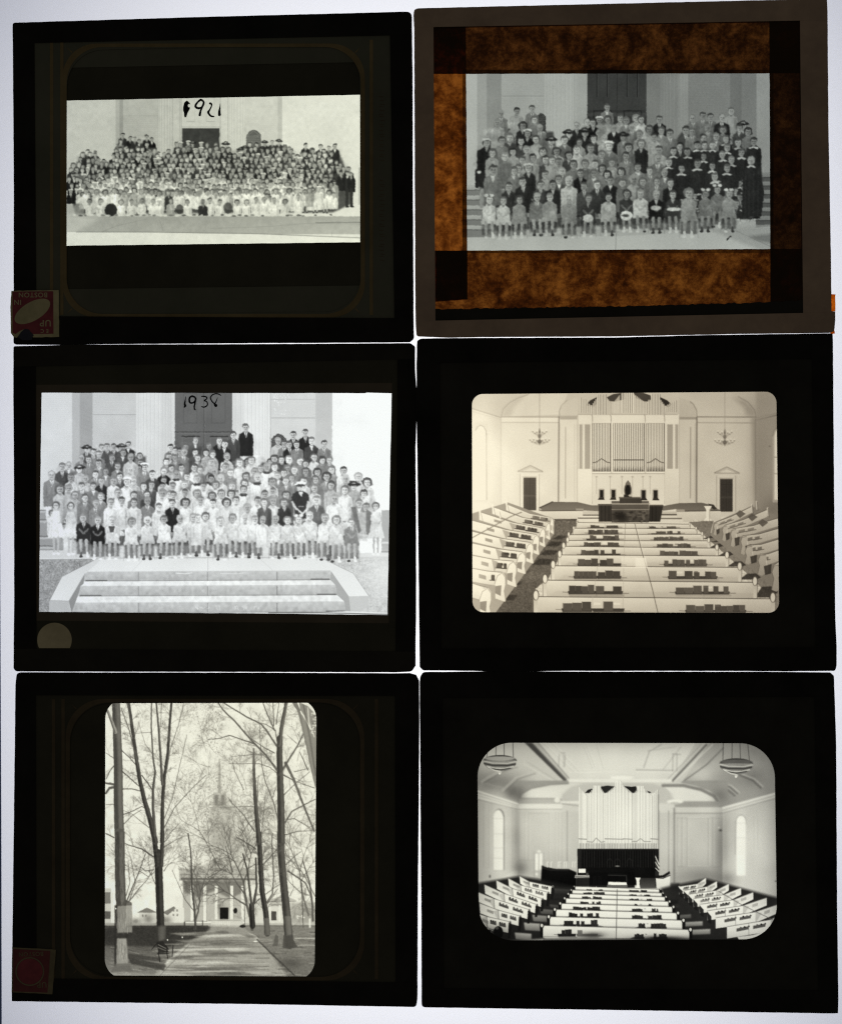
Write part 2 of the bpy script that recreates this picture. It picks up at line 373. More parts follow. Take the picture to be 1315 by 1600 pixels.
def plaque(F, x0, y0, x1, y1, v, hi):
    m = (x0 + x1) / 2
    F.rect(x0, y0 + (x1 - x0) * .3, x1, y1, v); F.ell(m, y0 + (x1 - x0) * .36, (x1 - x0) * .42, (x1 - x0) * .36, v)
    y = y0 + (x1 - x0) * .42
    F.line([(x0 + 2, y - 1), (m, y0 + 1.5), (x1 - 2, y - 1)], .7, hi, .5)
    while y < y1:
        xx = x0 + 2
        while xx < x1 - 2:
            l = F.r.uniform(1.5, 4); F.line([(xx, y), (min(xx + l, x1 - 2), y)], .8, hi, .6); xx += l + 1.2
        y += 2.6

def film_1921():
    F = Film(100, 143, 567, 389, 200, seed=21)
    L = np.linspace(-4, 22, F.w)[None, :]
    F.rect(100, 140, 182, 380, 199); F.rect(181, 140, 193, 380, 178); F.rect(187, 140, 193, 380, 156, .8)
    F.rect(193, 140, 248, 380, 184); clap(F, 193, 248, 150, 330, 3.1, 160, .3)
    F.line([(193, 181), (246, 181)], .8, 160, .7)
    F.rect(248, 140, 284, 380, 192); flutes(F, 247, 268, 146, 300, 7, 168, 206); F.line([(270, 146), (270, 300)], 1, 165); F.line([(281, 146), (281, 300)], 1, 170)
    F.rect(284, 140, 344, 203, 200); F.line([(283.5, 146), (283.5, 240)], 1, 160); F.line([(344.5, 146), (344.5, 240)], 1, 165)
    for a in (292, 323): F.line([(a, 190), (a + 12, 190)], 1, 168); F.line([(a, 150), (a, 189)], .7, 180, .6); F.line([(a + 12, 150), (a + 12, 189)], .7, 180, .6)
    F.rect(284, 197, 344, 201, 176, .5); F.rect(285, 200.5, 343, 262, 58); F.rect(312, 203, 315, 240, 70, .6)
    F.rect(345, 140, 386, 380, 204); flutes(F, 357, 385, 146, 300, 9, 182, 216); F.line([(356, 146), (356, 300)], .8, 178)
    F.rect(386, 140, 434, 380, 201); clap(F, 386, 434, 150, 330, 3.1, 186, .3)
    F.rect(434, 140, 441, 380, 186); F.rect(441, 140, 570, 380, 217); clap(F, 441, 540, 150, 330, 3.1, 207, .25)
    plaque(F, 385, 203, 408, 240, 92, 165)
    # ground
    F.poly([(100, 318), (160, 325), (160, 345), (100, 352)], 172, .8, soft=2)
    F.rect(100, 338, 570, 366, 160, v2=172); F.poly([(95, 334), (160, 340), (120, 362), (95, 372)], 198, .8, soft=6)
    F.poly([(100, 362.5), (220, 363), (400, 366), (570, 373.5), (570, 392), (100, 392)], 225)
    F.line([(120, 362.5), (220, 362.5), (400, 365), (570, 372)], 1.5, 138, .7)
    F.a += F.noise(3, 6)
    for p in ([(330, 357), (420, 354), (480, 349), (567, 350)], [(160, 362), (182, 353), (230, 342)], [(495, 349), (540, 345), (565, 347)], [(250, 345), (255, 360)], [(518, 362), (519, 370)]):
        F.line(p, .8, 130, .45)
    F.line([(493, 348), (567, 347.5)], 1, 90, .7)
    F.rect(560, 262, 570, 320, 168, .7)
    # mass of the group
    prof = [(107, 290), (110, 262), (125, 238), (150, 236), (158, 250), (170, 252), (178, 240), (184, 216), (238, 214), (245, 238), (268, 236), (276, 222), (345, 222), (352, 226), (365, 236), (388, 226), (450, 224), (458, 234), (474, 234), (478, 230), (530, 230), (540, 255), (550, 268), (550, 318), (520, 332), (120, 334), (112, 312)]
    F.poly([(a, b + (9 if b < 300 else 0)) for a, b in prof], 66, .95, soft=2); R = F.r; tn = dict(k=34, d=58, g=108, l=178, w=236); A = []
    from bisect import bisect
    xs = [p[0] for p in prof[:25]]; ys = [p[1] for p in prof[:25]]
    y = 234.0; row = 0
    while y < 300:
        x = 110 + (row % 2) * 3.5
        while x < 549:
            X = x + R.uniform(-2, 2); Y = y + R.uniform(-2.2, 2.2)
            topy = np.interp(X, xs, ys)
            if Y > topy + 3:
                if y < 274: c = R.choice(list('kkkdddddg'))
                elif X < 122: c = 'k'
                elif X > 470 and y < 290: c = R.choice(list('kddg'))
                elif y < 281: c = R.choice(list('dglww')) if 150 < X else R.choice(list('ddg'))
                else: c = R.choice(list('wwwwwwwwl'))
                c += R.choice(['', 't', 'f', 'f', 'h' if y < 275 and R.rand() < .4 else 'f', 'H' if R.rand() < .6 else 'f'])
                A.append((Y, X, R.uniform(2.8, 3.4), c, 6.0, dict(tone=tn, skin=188, hairs=(40, 90))))
            x += 8.8
        y += 8.0; row += 1
    A += crowd(F, 90, 140, 5.26, '''535 375 dt;598 400 kt;635 405 dt;672 425 dt;735 390 kt;775 410 kt;520 430 gt;735 450 kt;248 510 dt;215 530 dt;310 520 dt;320 600 dt;383 590 dt;
      485 490 kt;562 480 kt2;660 480 kt;745 515 kt;783 500 kt;828 530 k;912 510 kt2;460 550 kt;530 545 k;665 530 kt1;460 610 kt;548 605 kt;618 590 kt;700 590 kt2;855 600 kt;985 450 df;1015 450 dH;1075 440 lH;1110 445 dh;1180 450 gH;1232 455 gf;1300 450 g;
      140 730 k;140 680 k;230 760 d;1095 650 wf2;800 680 dt;1240 740 wf;''', 3.0, 3.0, 200, 300, 7.5, tone=tn, skin=190)
    A += crowd(F, 330, 140, 5.26, '''40 455 g;120 455 kh2;225 520 dt;320 450 dt;370 455 df;440 440 kh;500 435 dt;555 430 dh;605 470 df;660 505 gt;775 460 kt1;838 505 dt;900 470 kt2;965 480 kt;1015 465 kt2;710 550 df;745 535 d;885 580 kt;925 585 kt;980 585 kt1;1030 600 dt;1060 620 kt;1085 650 dt;1040 640 kt;1120 690 d;1150 700 k;
      1132 655 kt2;1070 690 kt;1045 660 d;680 730 kt2;165 780 k1;450 820 d2;1010 760 lh1;940 740 w2;''', 3.0, 3.0, 200, 300, 9.0, tone=tn, skin=192)
    draw_crowd(F, A, 7)
    # rows of small children in white seated on the ground, darker gaps between
    A = []
    for ox, t in ((90, '''235 835 wf;320 840 wf;395 845 wf;470 830 wf;550 855 lf;630 830 lf;690 835 lf;775 840 wf;840 850 wf;915 850 df;1008 850 w;1085 840 wf;1165 850 wf;1235 840 w;1300 860 w;
        265 920 wf;352 918 wf;525 925 wf;608 925 w;693 915 wf;785 920 wf;835 925 wH;930 915 lf;1070 925 wf;1195 925 d;1250 910 w'''),
       (330, '''40 850 wf;110 845 w;215 840 wf;290 835 wf;365 835 w;530 835 wf;640 830 wf;715 830 wH;810 830 lf;885 815 wH;970 845 wf;70 925 w;215 925 wf;290 925 wf;367 905 w;437 905 wf;520 910 w;605 920 wf;715 885 w''')):
        A += crowd(F, ox, 140, 5.26, t, 3.3, 3.5, 290, 330, 7.6, tone=tn, skin=176, hairs=(50, 100))
    A = [(a, b, c, d, min(e, (337 - a) / c), f) for a, b, c, d, e, f in A]; B = []
    for k in range(52):
        X = 130 + k * 7.7 + R.uniform(-2, 2); Y = 300 + R.uniform(-6, 6) + 2 * (k % 3); B.append((Y, X, 3.2, R.choice(['wf', 'w', 'wf', 'wy', 'lf', 'wfH', 'd' if k % 5 == 0 else 'w']), 7, dict(tone=tn, skin=182, hairs=(55, 105))))
    draw_crowd(F, B, 7); draw_crowd(F, A, 6)
    F.ell(90 + 440 / 5.26 + 0, 140 + 990 / 5.26, 9.5, 10, 42); F.ell(124, 327, 8, 10, 150, .7); F.ell(281, 327, 6, 8, 60, .8); F.ell(356, 325, 7, 9, 62, .8)
    for k in range(46):
        x = 118 + k * 8.9 + R.uniform(-2, 2); F.ell(x, 336.5 + R.uniform(-1, 1), R.uniform(2, 4), 1.4, R.choice([70, 110, 215]), .75)
    for x in (476, 492, 508): 
        for d in (-2, 3): F.line([(x + d, 318), (x + d, 331)], 2, 180, 1); F.ell(x + d, 332, 1.8, 1.3, 70)
    for x in (542, 549): F.line([(x, 296), (x, 322)], 4.5, 42); F.ell(x + 1, 323, 3, 1.4, 40)
    warp(F, .4, 2.5, 5, [(100, 205), (565, 205), (565, 340), (100, 340)]); fuse(F, prof, .2); mottle(F, prof, .05, 3); mottle(F, prof, .07, 14)
    a = soften(F.a, .08) + F.noise(1.3, 1) + F.noise(1.5, 3) + F.noise(2.5, 40) + L * .5
    F.a = a; F.tint = ((.985, 1.0, .925), (1.0, 1.0, .93)); return F
def film_choir():
    """outdoor group, robed choir at the right; darker film"""
    F = Film(722, 109, 1208, 396, 160, seed=33); R = F.r
    F.rect(720, 100, 746, 300, 176); F.rect(745, 100, 761, 300, 156); F.rect(760, 100, 784, 300, 138, soft=1)
    F.rect(783, 100, 852, 300, 162, v2=168); clap(F, 783, 850, 118, 260, 3.6, 150, .35); F.line([(784, 150), (850, 150)], .9, 138)
    F.rect(850, 100, 918, 320, 172); F.rect(895, 100, 918, 320, 158, .8, soft=2); flutes(F, 853, 899, 110, 300, 11, 158, 182)
    F.rect(917, 100, 1010, 330, 60); F.rect(917, 172, 1010, 330, 52); F.rect(917, 176, 1010, 182, 72, .7)
    F.line([(963.5, 110), (963.5, 240)], 1, 42)
    for a in (932, 948, 979, 995): F.line([(a, 110), (a, 151)], 1.2, 30); F.line([(a + 1.2, 110), (a + 1.2, 151)], .8, 82, .7)
    for a in (927, 974): F.line([(a, 200), (a, 173), (a + 27, 173), (a + 27, 200)], 1.2, 34); F.line([(a + 2, 176), (a + 26, 176)], .8, 74)
    F.rect(1010, 100, 1076, 320, 128); F.rect(1010, 100, 1035, 320, 118, .8, soft=2); flutes(F, 1030, 1072, 110, 300, 11, 122, 148); F.rect(1060, 100, 1075, 300, 150, .6, soft=2)
    F.rect(1075, 100, 1141, 300, 124, v2=132); clap(F, 1075, 1140, 118, 260, 3.6, 114, .4)
    F.rect(1140, 100, 1159, 300, 112); F.rect(1158, 100, 1182, 300, 122); F.rect(1181, 100, 1210, 300, 150, v2=140)
    plaque(F, 838, 177, 852, 230, 52, 140)
    # steps either side, pavement
    for x0, x1, y0, st, li, dk in ((720, 770, 290, 15.5, 168, 118), (1180, 1210, 270, 13.5, 128, 82)):
        F.rect(x0, y0, x1, 372, dk); y = y0
        while y < 366: F.rect(x0, y, x1, y + 6.5, li, v2=li * .92); F.line([(x0, y + 7), (x1, y + 7)], .9, dk * .6); y += st
    F.poly([(720, 371), (960, 369), (1130, 361), (1210, 353), (1210, 400), (720, 400)], 168, v2=180)
    F.poly([(1110, 360), (1210, 352), (1210, 400), (1160, 380)], 142, .7, soft=4); F.poly([(1168, 369), (1205, 365), (1205, 380), (1180, 376)], 105, .8, soft=3)
    F.line([(962, 365), (961, 395)], .9, 130); F.line([(1143, 358), (1205, 386)], .9, 120); F.line([(1154, 362), (1205, 390)], .6, 150)
    F.line([(1135, 375), (1141, 369)], 1.6, 28)
    # group
    base = [(737, 262), (752, 205), (790, 190), (850, 190), (856, 225), (884, 215), (900, 196), (925, 188), (1006, 188), (1030, 196), (1050, 212), (1062, 215), (1078, 190), (1140, 186), (1160, 200), (1182, 235), (1192, 260), (1188, 330), (1170, 345), (1152, 352), (1090, 356), (955, 361), (760, 371), (752, 350), (750, 300)]
    F.poly(inset(base, 14, 16), 62, .96, soft=2)
    tn = dict(k=34, d=62, g=112, l=150, w=188)
    A = crowd(F, 720, 105, 5.367, '''335 390 gy;465 370 l;595 350 g;305 465 ly;620 440 gf;515 490 kf1;660 510 gy;555 555 kfH1;405 590 df1;340 615 gf1;500 620 df1;630 605 lf1;215 635 kfH1;260 720 lf1;435 710 lf;
     555 690 lfy;365 750 gfy1;690 710 gf1;805 705 wf1;870 610 gf1;900 560 kfh;755 620 gh;970 490 kB;1055 460 lB;1105 465 k;1160 445 lfH;1230 440 lf;1220 335 gt;1280 510 kB;1035 550 kfh1;1155 550 lB;1110 600 df;990 630 lf;1205 600 ly;
     1240 660 gfH3;1085 680 lf2;970 690 wf1;510 780 l;710 775 df1;825 795 lf;935 815 gf1;1040 810 gf;1125 810 g;1260 800 l;265 860 g3;440 870 gf;565 845 kfH1;700 900 l;840 870 gy;1000 890 k;1110 890 g;1220 900 gf;820 940 d;905 955 wy2;400 1000 d;520 960 kt1;
     665 985 d;770 985 k;1030 1000 d;1140 985 d;1250 950 k;480 850 gf;600 760 lf;760 780 lf;900 740 df;1180 730 gf;1180 850 gf;
     235 1110 wsfb;355 1120 wsf;485 1110 lsf;635 1090 gsy;740 1090 lsy;905 1110 lsy;1065 1100 dsf;1235 1090 ws''', 4.8, 5.6, 170, 310, 8.2, tone=tn, skin=158, hairs=(38, 70))
    A += crowd(F, 960, 105, 5.26, '''40 420 lf;90 440 gf;175 420 lfy;220 430 wf;140 490 gB;280 510 lf1;365 430 k;380 520 gf;70 570 gfh;205 550 lf1;325 575 l;215 630 kf1;455 545 g1;585 520 dt2;640 420 gB;720 400 g;785 410 g;878 415 kBt2;955 360 l;
     765 500 gB;885 515 gf;1020 500 df;1050 480 dh;1095 530 gf1;635 530 g;725 580 g;830 570 gy;910 590 c;1140 610 c1;1015 620 c;110 660 gf1;365 680 l1;675 640 c;735 640 c;800 640 c;535 650 d;480 690 c;597 695 c;920 660 c;
     90 730 g1;350 750 gB3;725 730 c;885 720 c;675 790 c1;545 830 c1;800 810 c;920 830 c;1120 770 c2;50 860 gf;190 820 g1;290 850 g;410 870 gy;65 950 gf;155 920 lfy1;230 940 gf;340 940 g;455 950 k;820 900 c;960 760 c;1040 700 c;440 780 c;
     95 1040 dsf;210 1040 wsy;340 1050 ksy;475 1045 dsf;605 1035 lsfy2;745 1040 gsfb;840 1005 gsfb;935 1040 lsfb''', 4.9, 5.6, 170, 310, 8.2, tone=tn, skin=148, hairs=(36, 66))
    tk = dict(tone=tn, skin=145, hairs=(38, 66))
    filler(F, inset(base, 9, 12), 11, 11, lambda X, Y, R: (R.choice(['c', 'c', 'd']) if X > 1050 and Y > 225 else R.choice(['g', 'l', 'd', 'lf', 'gf', 'gf', 'k'])), 4.4, 8, 340, **tk)
    # bodies that reach far down
    F.poly([(745, 236), (760, 228), (772, 240), (770, 300), (745, 291)], 40)
    A.sort(key=lambda t: t[0])
    rb = [t for t in A if t[0] < 292]; fr = [t for t in A if t[0] >= 292]
    draw_crowd(F, rb, 11)
    F.poly([(1160, 262), (1186, 262), (1193, 300), (1189, 338), (1158, 338)], 42, v2=36); person(F, 1173, 251, 5.2, 'cy', fall=9, tone=tn, skin=150)
    for a in (1164, 1170, 1177, 1184): F.line([(a, 268), (a - 1, 336)], 1, 58, .5)
    F.ell(1181, 340, 5, 2, 30)
    draw_crowd(F, fr, 10.8)
    for x, y, rx, ry, v in ((918, 341, 8, 6, 188), (978, 337, 9.5, 7.5, 192), (976, 337, 6, 2.2, 70), (1052, 327, 11, 3, 190), (1118, 284, 7, 1.6, 160), (748, 269, 3, 2.6, 190), (1024, 325, 8, 4, 178)):
        F.ell(x, y, rx, ry, v)
    for x in range(756, 950, 9): F.line([(x + R.uniform(-2, 2), 352), (x + R.uniform(-2, 2), 368 - (x - 756) * .012)], .8, 165, .35)
    warp(F, .45, 2.6, 5, [(735, 160), (1195, 160), (1195, 375), (735, 375)]); fuse(F, base, .2); mottle(F, base, .05, 3); mottle(F, base, .08, 14)
    F.a = soften(F.a, .10) + F.noise(2.0, 1) + F.noise(2.0, 2.2) + F.noise(2.5, 30)
    F.tint = ((.98, 1.0, .96), (.985, 1.0, .965)); return F

def film_1938():
    F = Film(56, 608, 618, 967, 205, seed=44); R = F.r
    F.rect(50, 600, 115, 870, 212); clap(F, 66, 114, 616, 800, 3.2, 196, .3)
    F.rect(113, 600, 126, 870, 184); F.rect(125, 600, 146, 870, 166, soft=1)
    for k in range(14): F.line([(127, 640 + k * 7), (144, 647 + k * 7)], .8, 150, .35)
    F.rect(145, 600, 215, 870, 196); clap(F, 145, 213, 618, 760, 3.7, 186, .35); F.line([(146, 648), (213, 648)], 1, 165)
    F.rect(213, 600, 274, 870, 214, v2=206); flutes(F, 216, 268, 608, 790, 13, 188, 228); F.rect(252, 600, 270, 800, 190, .35, soft=3)
    F.rect(273.5, 600, 363, 800, 112, v2=104); F.line([(319, 600), (319, 760)], 1, 80, .8); F.line([(320.5, 600), (320.5, 760)], .8, 135, .6)
    F.line([(273, 675), (363, 675)], 1.5, 78, .9); F.line([(273, 677), (363, 677)], .8, 135, .6)
    for a in (287, 331):
        F.line([(a, 615), (a, 661), (a + 21, 661), (a + 21, 615), (a, 615)], 1, 92, .7); F.line([(a - 2, 682), (a + 25, 682)], 2.2, 62, .9); F.line([(a - 2, 720), (a - 2, 684), (a + 25, 684), (a + 25, 720)], .9, 135, .6)
    F.rect(363, 600, 380, 870, 208); F.rect(380, 600, 422, 870, 222); flutes(F, 368, 419, 608, 790, 13, 196, 236)
    F.line([(422.5, 608), (422.5, 760)], .9, 165)
    F.rect(423, 600, 494, 870, 208); clap(F, 423, 493, 618, 760, 3.7, 198, .3); F.line([(424, 624), (492, 624)], .9, 185); F.line([(424, 653), (492, 653)], 1.1, 172)
    F.rect(493, 600, 520, 870, 192, v2=198)
    for k in range(10): F.line([(495, 660 - k * 6), (514, 640 - k * 6)], .7, 178, .4)
    F.rect(519, 600, 620, 870, 240); F.rect(540, 600, 620, 870, 251, .8, soft=6); F.a += F.noise(1.5, 14)
    for k in range(30): F.ell(428 + R.rand() ** 2 * 24, 616 + R.rand() * 32, .8, .8, 240, .8)
    plaque(F, 424, 678, 447, 720, 78, 180)
    # stone steps at the edges, pavement, landing, steps, wing walls
    F.rect(50, 797, 100, 870, 158); 
    for y in (797, 812, 838, 853): F.line([(58, y), (82, y)], 1.2, 110, .8); F.line([(58, y + 3), (82, y + 3)], 3, 196, .7)
    F.rect(596, 797, 620, 870, 176); F.line([(596, 848), (620, 848)], 3, 215); F.line([(596, 862), (620, 862)], 1, 130)
    F.rect(50, 864, 620, 900, 214, v2=222); F.rect(50, 860, 160, 872, 205)
    F.poly([(50, 874), (152, 873), (97, 901), (78, 939), (76, 975), (50, 975)], 158); F.poly([(503, 872), (620, 869), (620, 975), (570, 975), (576, 931), (552, 896)], 196)
    gm = F.noise(13, 1.6) + F.noise(8, 5)
    m = np.zeros_like(F.a); b = F.a; F.a = m; F.poly([(50, 875), (150, 874), (97, 901), (78, 939), (76, 975), (50, 975)], 1); F.poly([(506, 873), (620, 871), (620, 975), (570, 975), (576, 931), (552, 896)], .8); F.a = b + gm * m
    F.glow(600, 900, 30, 40, 240, .5)
    F.poly([(150, 871), (503, 871), (520, 894), (131, 896)], 220, v2=226)
    F.line([(325, 872), (325, 893)], 1, 190); F.line([(226, 872), (206, 893)], .8, 205); F.line([(405, 872), (428, 893)], .8, 205); F.line([(152, 872), (500, 871)], 1.5, 150, .5)
    for (xa, xb, y0, y1, tl, tr, y2) in ((133, 516, 893.5, 908, 124, 524, 916), (124, 526, 916, 931.5, 112, 538, 942), (112, 540, 942, 958, 105, 545, 962)):
        F.poly([(xa, y0), (xb, y0 - 2), (xb + 1, y1 - 2), (xa - 1, y1)], 196, v2=178); F.poly([(xa - 1, y1), (xb + 1, y1 - 2), (tr, y2 - 2), (tl, y2)], 228)
        F.line([(xa, y1), (xb, y1 - 2)], 1.0, 120, .7); F.line([(xa, y0), (xb, y0 - 2)], .9, 196, .8)
        F.rect(216, y0, 217.5, y1 - 1, 130, .5); F.rect(324, y0, 325, y1 - 1, 118, .6); F.rect(432, y0, 434, y1 - 1, 128, .6)
        F.line([(xa + 2, y1 - 1), (xa + 34, y1 - 1)], 2, 70, .5); F.line([(xb - 30, y1 - 3), (xb - 2, y1 - 3)], 2, 70, .5)
    mottle(F, [(110, 893), (545, 893), (545, 960), (110, 960)], .035, 5)
    F.line([(275, 895.5), (290, 896.5), (300, 895)], 1.2, 235, .8); F.line([(345, 896), (372, 896.5), (380, 895)], 1.2, 228, .6)
    for k in range(26):
        x = R.choice([305, 312, 322, 340, 370, 382, 400]) + R.uniform(-5, 5); F.line([(x, R.uniform(946, 953)), (x + R.uniform(-4, 4), R.uniform(946, 953))], 1, 225, .6)
    F.poly([(152, 873), (97, 901), (78, 938), (108, 939), (133, 897), (160, 873)], 208, v2=222); F.poly([(78, 938), (108, 939), (113, 975), (76, 975)], 186); F.poly([(133, 897), (108, 939), (112, 957), (118, 942), (124, 925), (126, 916), (131, 912)], 150)
    F.line([(152, 873), (97, 901), (78, 938)], .9, 130, .7); F.line([(78, 938), (108, 939), (133, 896)], .9, 165, .7)
    F.poly([(502, 872), (552, 896), (576, 931), (545, 932), (517, 892)], 222, v2=230); F.poly([(545, 932), (576, 931), (575, 948), (562, 957), (548, 958)], 196); F.poly([(517, 892), (545, 932), (548, 958), (540, 955), (538, 940), (527, 930), (524, 914), (516, 906)], 172)
    F.line([(502, 872), (552, 896), (576, 931)], .9, 150, .6)
    F.poly([(540, 955), (620, 958), (620, 965), (400, 962)], 232, .9); F.line([(420, 957.5), (500, 957.5), (606, 960)], 1.6, 90, .8)
    # group
    base = [(66, 790), (80, 735), (110, 722), (132, 712), (140, 695), (212, 695), (213, 735), (252, 735), (262, 700), (275, 690), (300, 690), (365, 705), (395, 700), (420, 722), (424, 705), (516, 705), (520, 738), (560, 745), (582, 760), (590, 790), (596, 800), (590, 850), (560, 858), (320, 862), (130, 864), (85, 850)]
    F.poly(inset(base, 16, 18), 92, .96, soft=2)
    tn = dict(k=54, d=94, g=148, l=196, w=236)
    A = crowd(F, 50, 600, 4.324, '''370 440 dh;415 460 g;455 475 g;470 430 d;510 425 dt;553 425 dt;605 430 dfh;652 410 kt;615 465 dt;540 500 dt;668 495 lB2;335 500 gB;385 510 g;455 535 g;578 555 g;205 560 dt2;250 550 gB;325 575 lfh;265 630 wf1;135 615 gBt3;430 610 g;500 590 g;665 580 ly;
      760 562 gH2;815 610 dt1;595 625 dt;470 655 kt;550 655 wfy1;365 640 lB;640 660 wfH2;690 655 ly;340 690 g;415 690 g;190 710 lf2;250 705 lfy1;290 750 lfy;805 680 d;755 690 g;585 735 wfy1;690 750 gf;465 760 gf;535 800 w1;608 790 w1;690 800 w1;780 790 gyt1;858 830 w;950 805 kt1;
      360 770 g1;430 810 gy;880 740 wfy2;955 690 w;960 750 w;1035 680 wfy;1035 735 w;885 690 C;895 650 w;975 610 Cy1;890 590 kB;940 570 l;1010 565 g;1050 625 g;1115 640 Cfy1;1200 630 Cf1;1115 740 wfy1;1205 740 wfy;1040 800 wf2;1140 785 wy1;1225 805 w;
      940 430 g;970 450 d;1000 455 g;1040 425 dt;1025 460 gB1;1105 385 dy;1105 460 d;1195 420 d;1180 465 lf;1220 475 lf;1118 500 gf;1170 535 lfy;1215 525 lfy;930 490 g;968 500 g;910 525 gf;1095 565 wf1;1140 580 gf;1230 590 gy;780 745 d;930 745 w;1240 680 wf;1160 690 w''', 4.5, 5.2, 690, 810, 8.2, tone=tn, skin=204, hairs=(66, 105))
    A += crowd(F, 330, 600, 4.324, '''235 295 kt2;150 345 dt1;55 385 kt;88 405 k1;10 470 gf;105 490 wfy1;195 530 wfy1;272 515 wf1;95 560 gf;130 600 gfy;295 590 gfy;375 560 Cfy1;432 560 wf1;450 385 lyt1;493 405 g;530 410 k1;557 345 k1;580 410 gt;637 330 k1;677 385 dt2;762 405 gt1;
      430 505 df1;478 510 df;528 510 df1;603 520 gf1;692 495 wf1;748 515 gf;800 515 gf;640 540 gf;515 570 gf;563 580 gf1;640 590 gf;720 595 gf1;815 580 gf1;890 585 wf1;780 625 gf2;703 645 gf1;625 655 wf1;545 635 gf;493 600 df;450 620 gy;505 655 gy;410 660 wf1;235 625 wf1;310 630 Cfy2;65 640 wfy2;
      225 670 wf;140 690 wfy1;218 710 Cf1;5 640 Cf;905 640 lfy1;990 625 wfy1;1050 665 wf2;965 690 lh1;808 685 lf2;905 715 wf2;697 705 wf1;420 725 g;510 750 df1;360 745 g1;70 740 wf1;140 740 wf;10 755 wf;170 785 wf;105 800 wf1;15 800 wy;245 835 wfy1;312 790 w1;415 790 wyt1;495 800 kf1;712 785 dyt2;830 775 wy2;
      1000 805 gy1;1045 830 gf;1030 740 wf;360 800 d''', 4.6, 5.3, 690, 810, 8.2, tone=tn, skin=210, hairs=(66, 110))
    tk = dict(tone=tn, skin=196, hairs=(66, 110))
    filler(F, inset(base, 8, 11), 10.5, 11, lambda X, Y, R: (R.choice(['d', 'g', 'l', 'lf', 'gf', 'wf']) if Y < 735 else R.choice(['w', 'wf', 'wfy', 'lf', 'gf', 'wf'])), 4.3, 8, 836, **tk)
    draw_crowd(F, A, 10)
    # the woman in black in the middle of the right half
    cx, cy = 330 + 600 / 4.324, 600 + 693 / 4.324
    F.poly([(cx - 12, cy + 12), (cx - 4, cy + 7), (cx + 6, cy + 7), (cx + 13, cy + 12), (cx + 15, cy + 23), (cx + 11, cy + 24), (cx + 9, cy + 40), (cx + 10, cy + 50), (cx - 8, cy + 50), (cx - 8, cy + 30), (cx - 11, cy + 24), (cx - 14, cy + 23)], 50)
    F.poly([(cx - 3, cy + 8), (cx + 5, cy + 8), (cx + 2, cy + 17)], 225); F.line([(cx - 12, cy + 24), (cx - 8, cy + 32), (cx + 4, cy + 43), (cx + 12, cy + 34), (cx + 13, cy + 24)], 3, 205)
    F.line([(cx - 2, cy + 31), (cx + 5, cy + 31)], 1.5, 160); F.ell(cx, cy + 1, 4.6, 6, 205); F.ell(cx, cy - 3, 8.5, 3.2, 70); F.poly([(cx - 10, cy - 1), (cx - 5, cy - 7), (cx + 4, cy - 9), (cx + 10, cy - 5), (cx + 8, cy - 3), (cx - 2, cy - 4)], 235)
    for a in (-1.6, 1.6): F.ell(cx + a, cy + 1, .9, .8, 80)
    # standing girls at both ends, in white frocks
    for gx, gy, w in ((88, 790, 1), (111, 791, 1), (587, 791, 1)):
        F.poly([(gx - 5, gy + 8), (gx + 5, gy + 8), (gx + 9, gy + 20), (gx + 7, gy + 24), (gx + 14, gy + 50), (gx - 13, gy + 51), (gx - 7, gy + 24), (gx - 9, gy + 20)], 222)
        F.line([(gx - 5, gy + 14), (gx - 8, gy + 50)], 1, 190, .7); F.line([(gx + 2, gy + 26), (gx + 4, gy + 50)], 1, 192, .7); F.line([(gx + 6, gy + 10), (gx + 9, gy + 22), (gx + 4, gy + 28)], 2, 190)
        for sg in (-3.2, 3.2): F.line([(gx + sg, gy + 50), (gx + sg, gy + 73)], 3.6, 186, 1, 2.6); F.ell(gx + sg, gy + 75, 2.8, 2, 235)
        F.ell(gx, gy - .5, 6, 6.2, 110); F.ell(gx, gy + .8, 4, 5, 206); F.ell(gx - 1.6, gy, .8, .7, 90); F.ell(gx + 1.6, gy, .8, .7, 90)
    B = crowd(F, 50, 600, 4.324, '350 905 ks;445 922 ksy;545 920 wsy;672 930 wsf;780 922 wsfy;895 915 wsf;998 912 wsfy;1088 900 wsfy;1172 895 wsf;1122 905 w', 5.1, 5.3, 690, 810, 8, tone=tn, skin=206, hairs=(95, 140))
    B += crowd(F, 330, 600, 4.324, '65 925 wsfy;145 905 wsf;230 910 wsy;297 915 wsy;350 920 wy;440 915 wsy;515 920 wsf;590 915 wsfb;665 892 wsy1;767 905 wsf1;845 918 wsf1;950 935 gs', 5.1, 5.3, 690, 810, 8, tone=tn, skin=210, hairs=(95, 140))
    draw_crowd(F, B, 11.6)
    F.poly([(170, 822), (180, 822), (178, 832), (172, 832)], 90)
    F.poly([(552, 800), (574, 800), (578, 830), (572, 832), (574, 846), (560, 846)], 205, .7); F.poly([(548, 792), (556, 792), (564, 830), (560, 834)], 110, .9); F.poly([(572, 796), (580, 800), (578, 832), (572, 832)], 120, .9)
    F.glow(470, 800, 130, 60, 232, .12)
    warp(F, .45, 2.6, 5, [(64, 655), (600, 655), (600, 872), (64, 872)]); fuse(F, base, .18); mottle(F, base, .035, 3); mottle(F, base, .05, 14)
    curve(F, [0, 60, 140, 200, 240, 255], [0, 50, 136, 208, 250, 255]); F.a = soften(F.a, .06) + F.noise(1.2, 1) + F.noise(1.3, 2.2) + F.noise(2, 36)
    F.a += 4
    F.tint = ((1.0, 1.0, 1.0), (.985, .995, 1.0)); return F
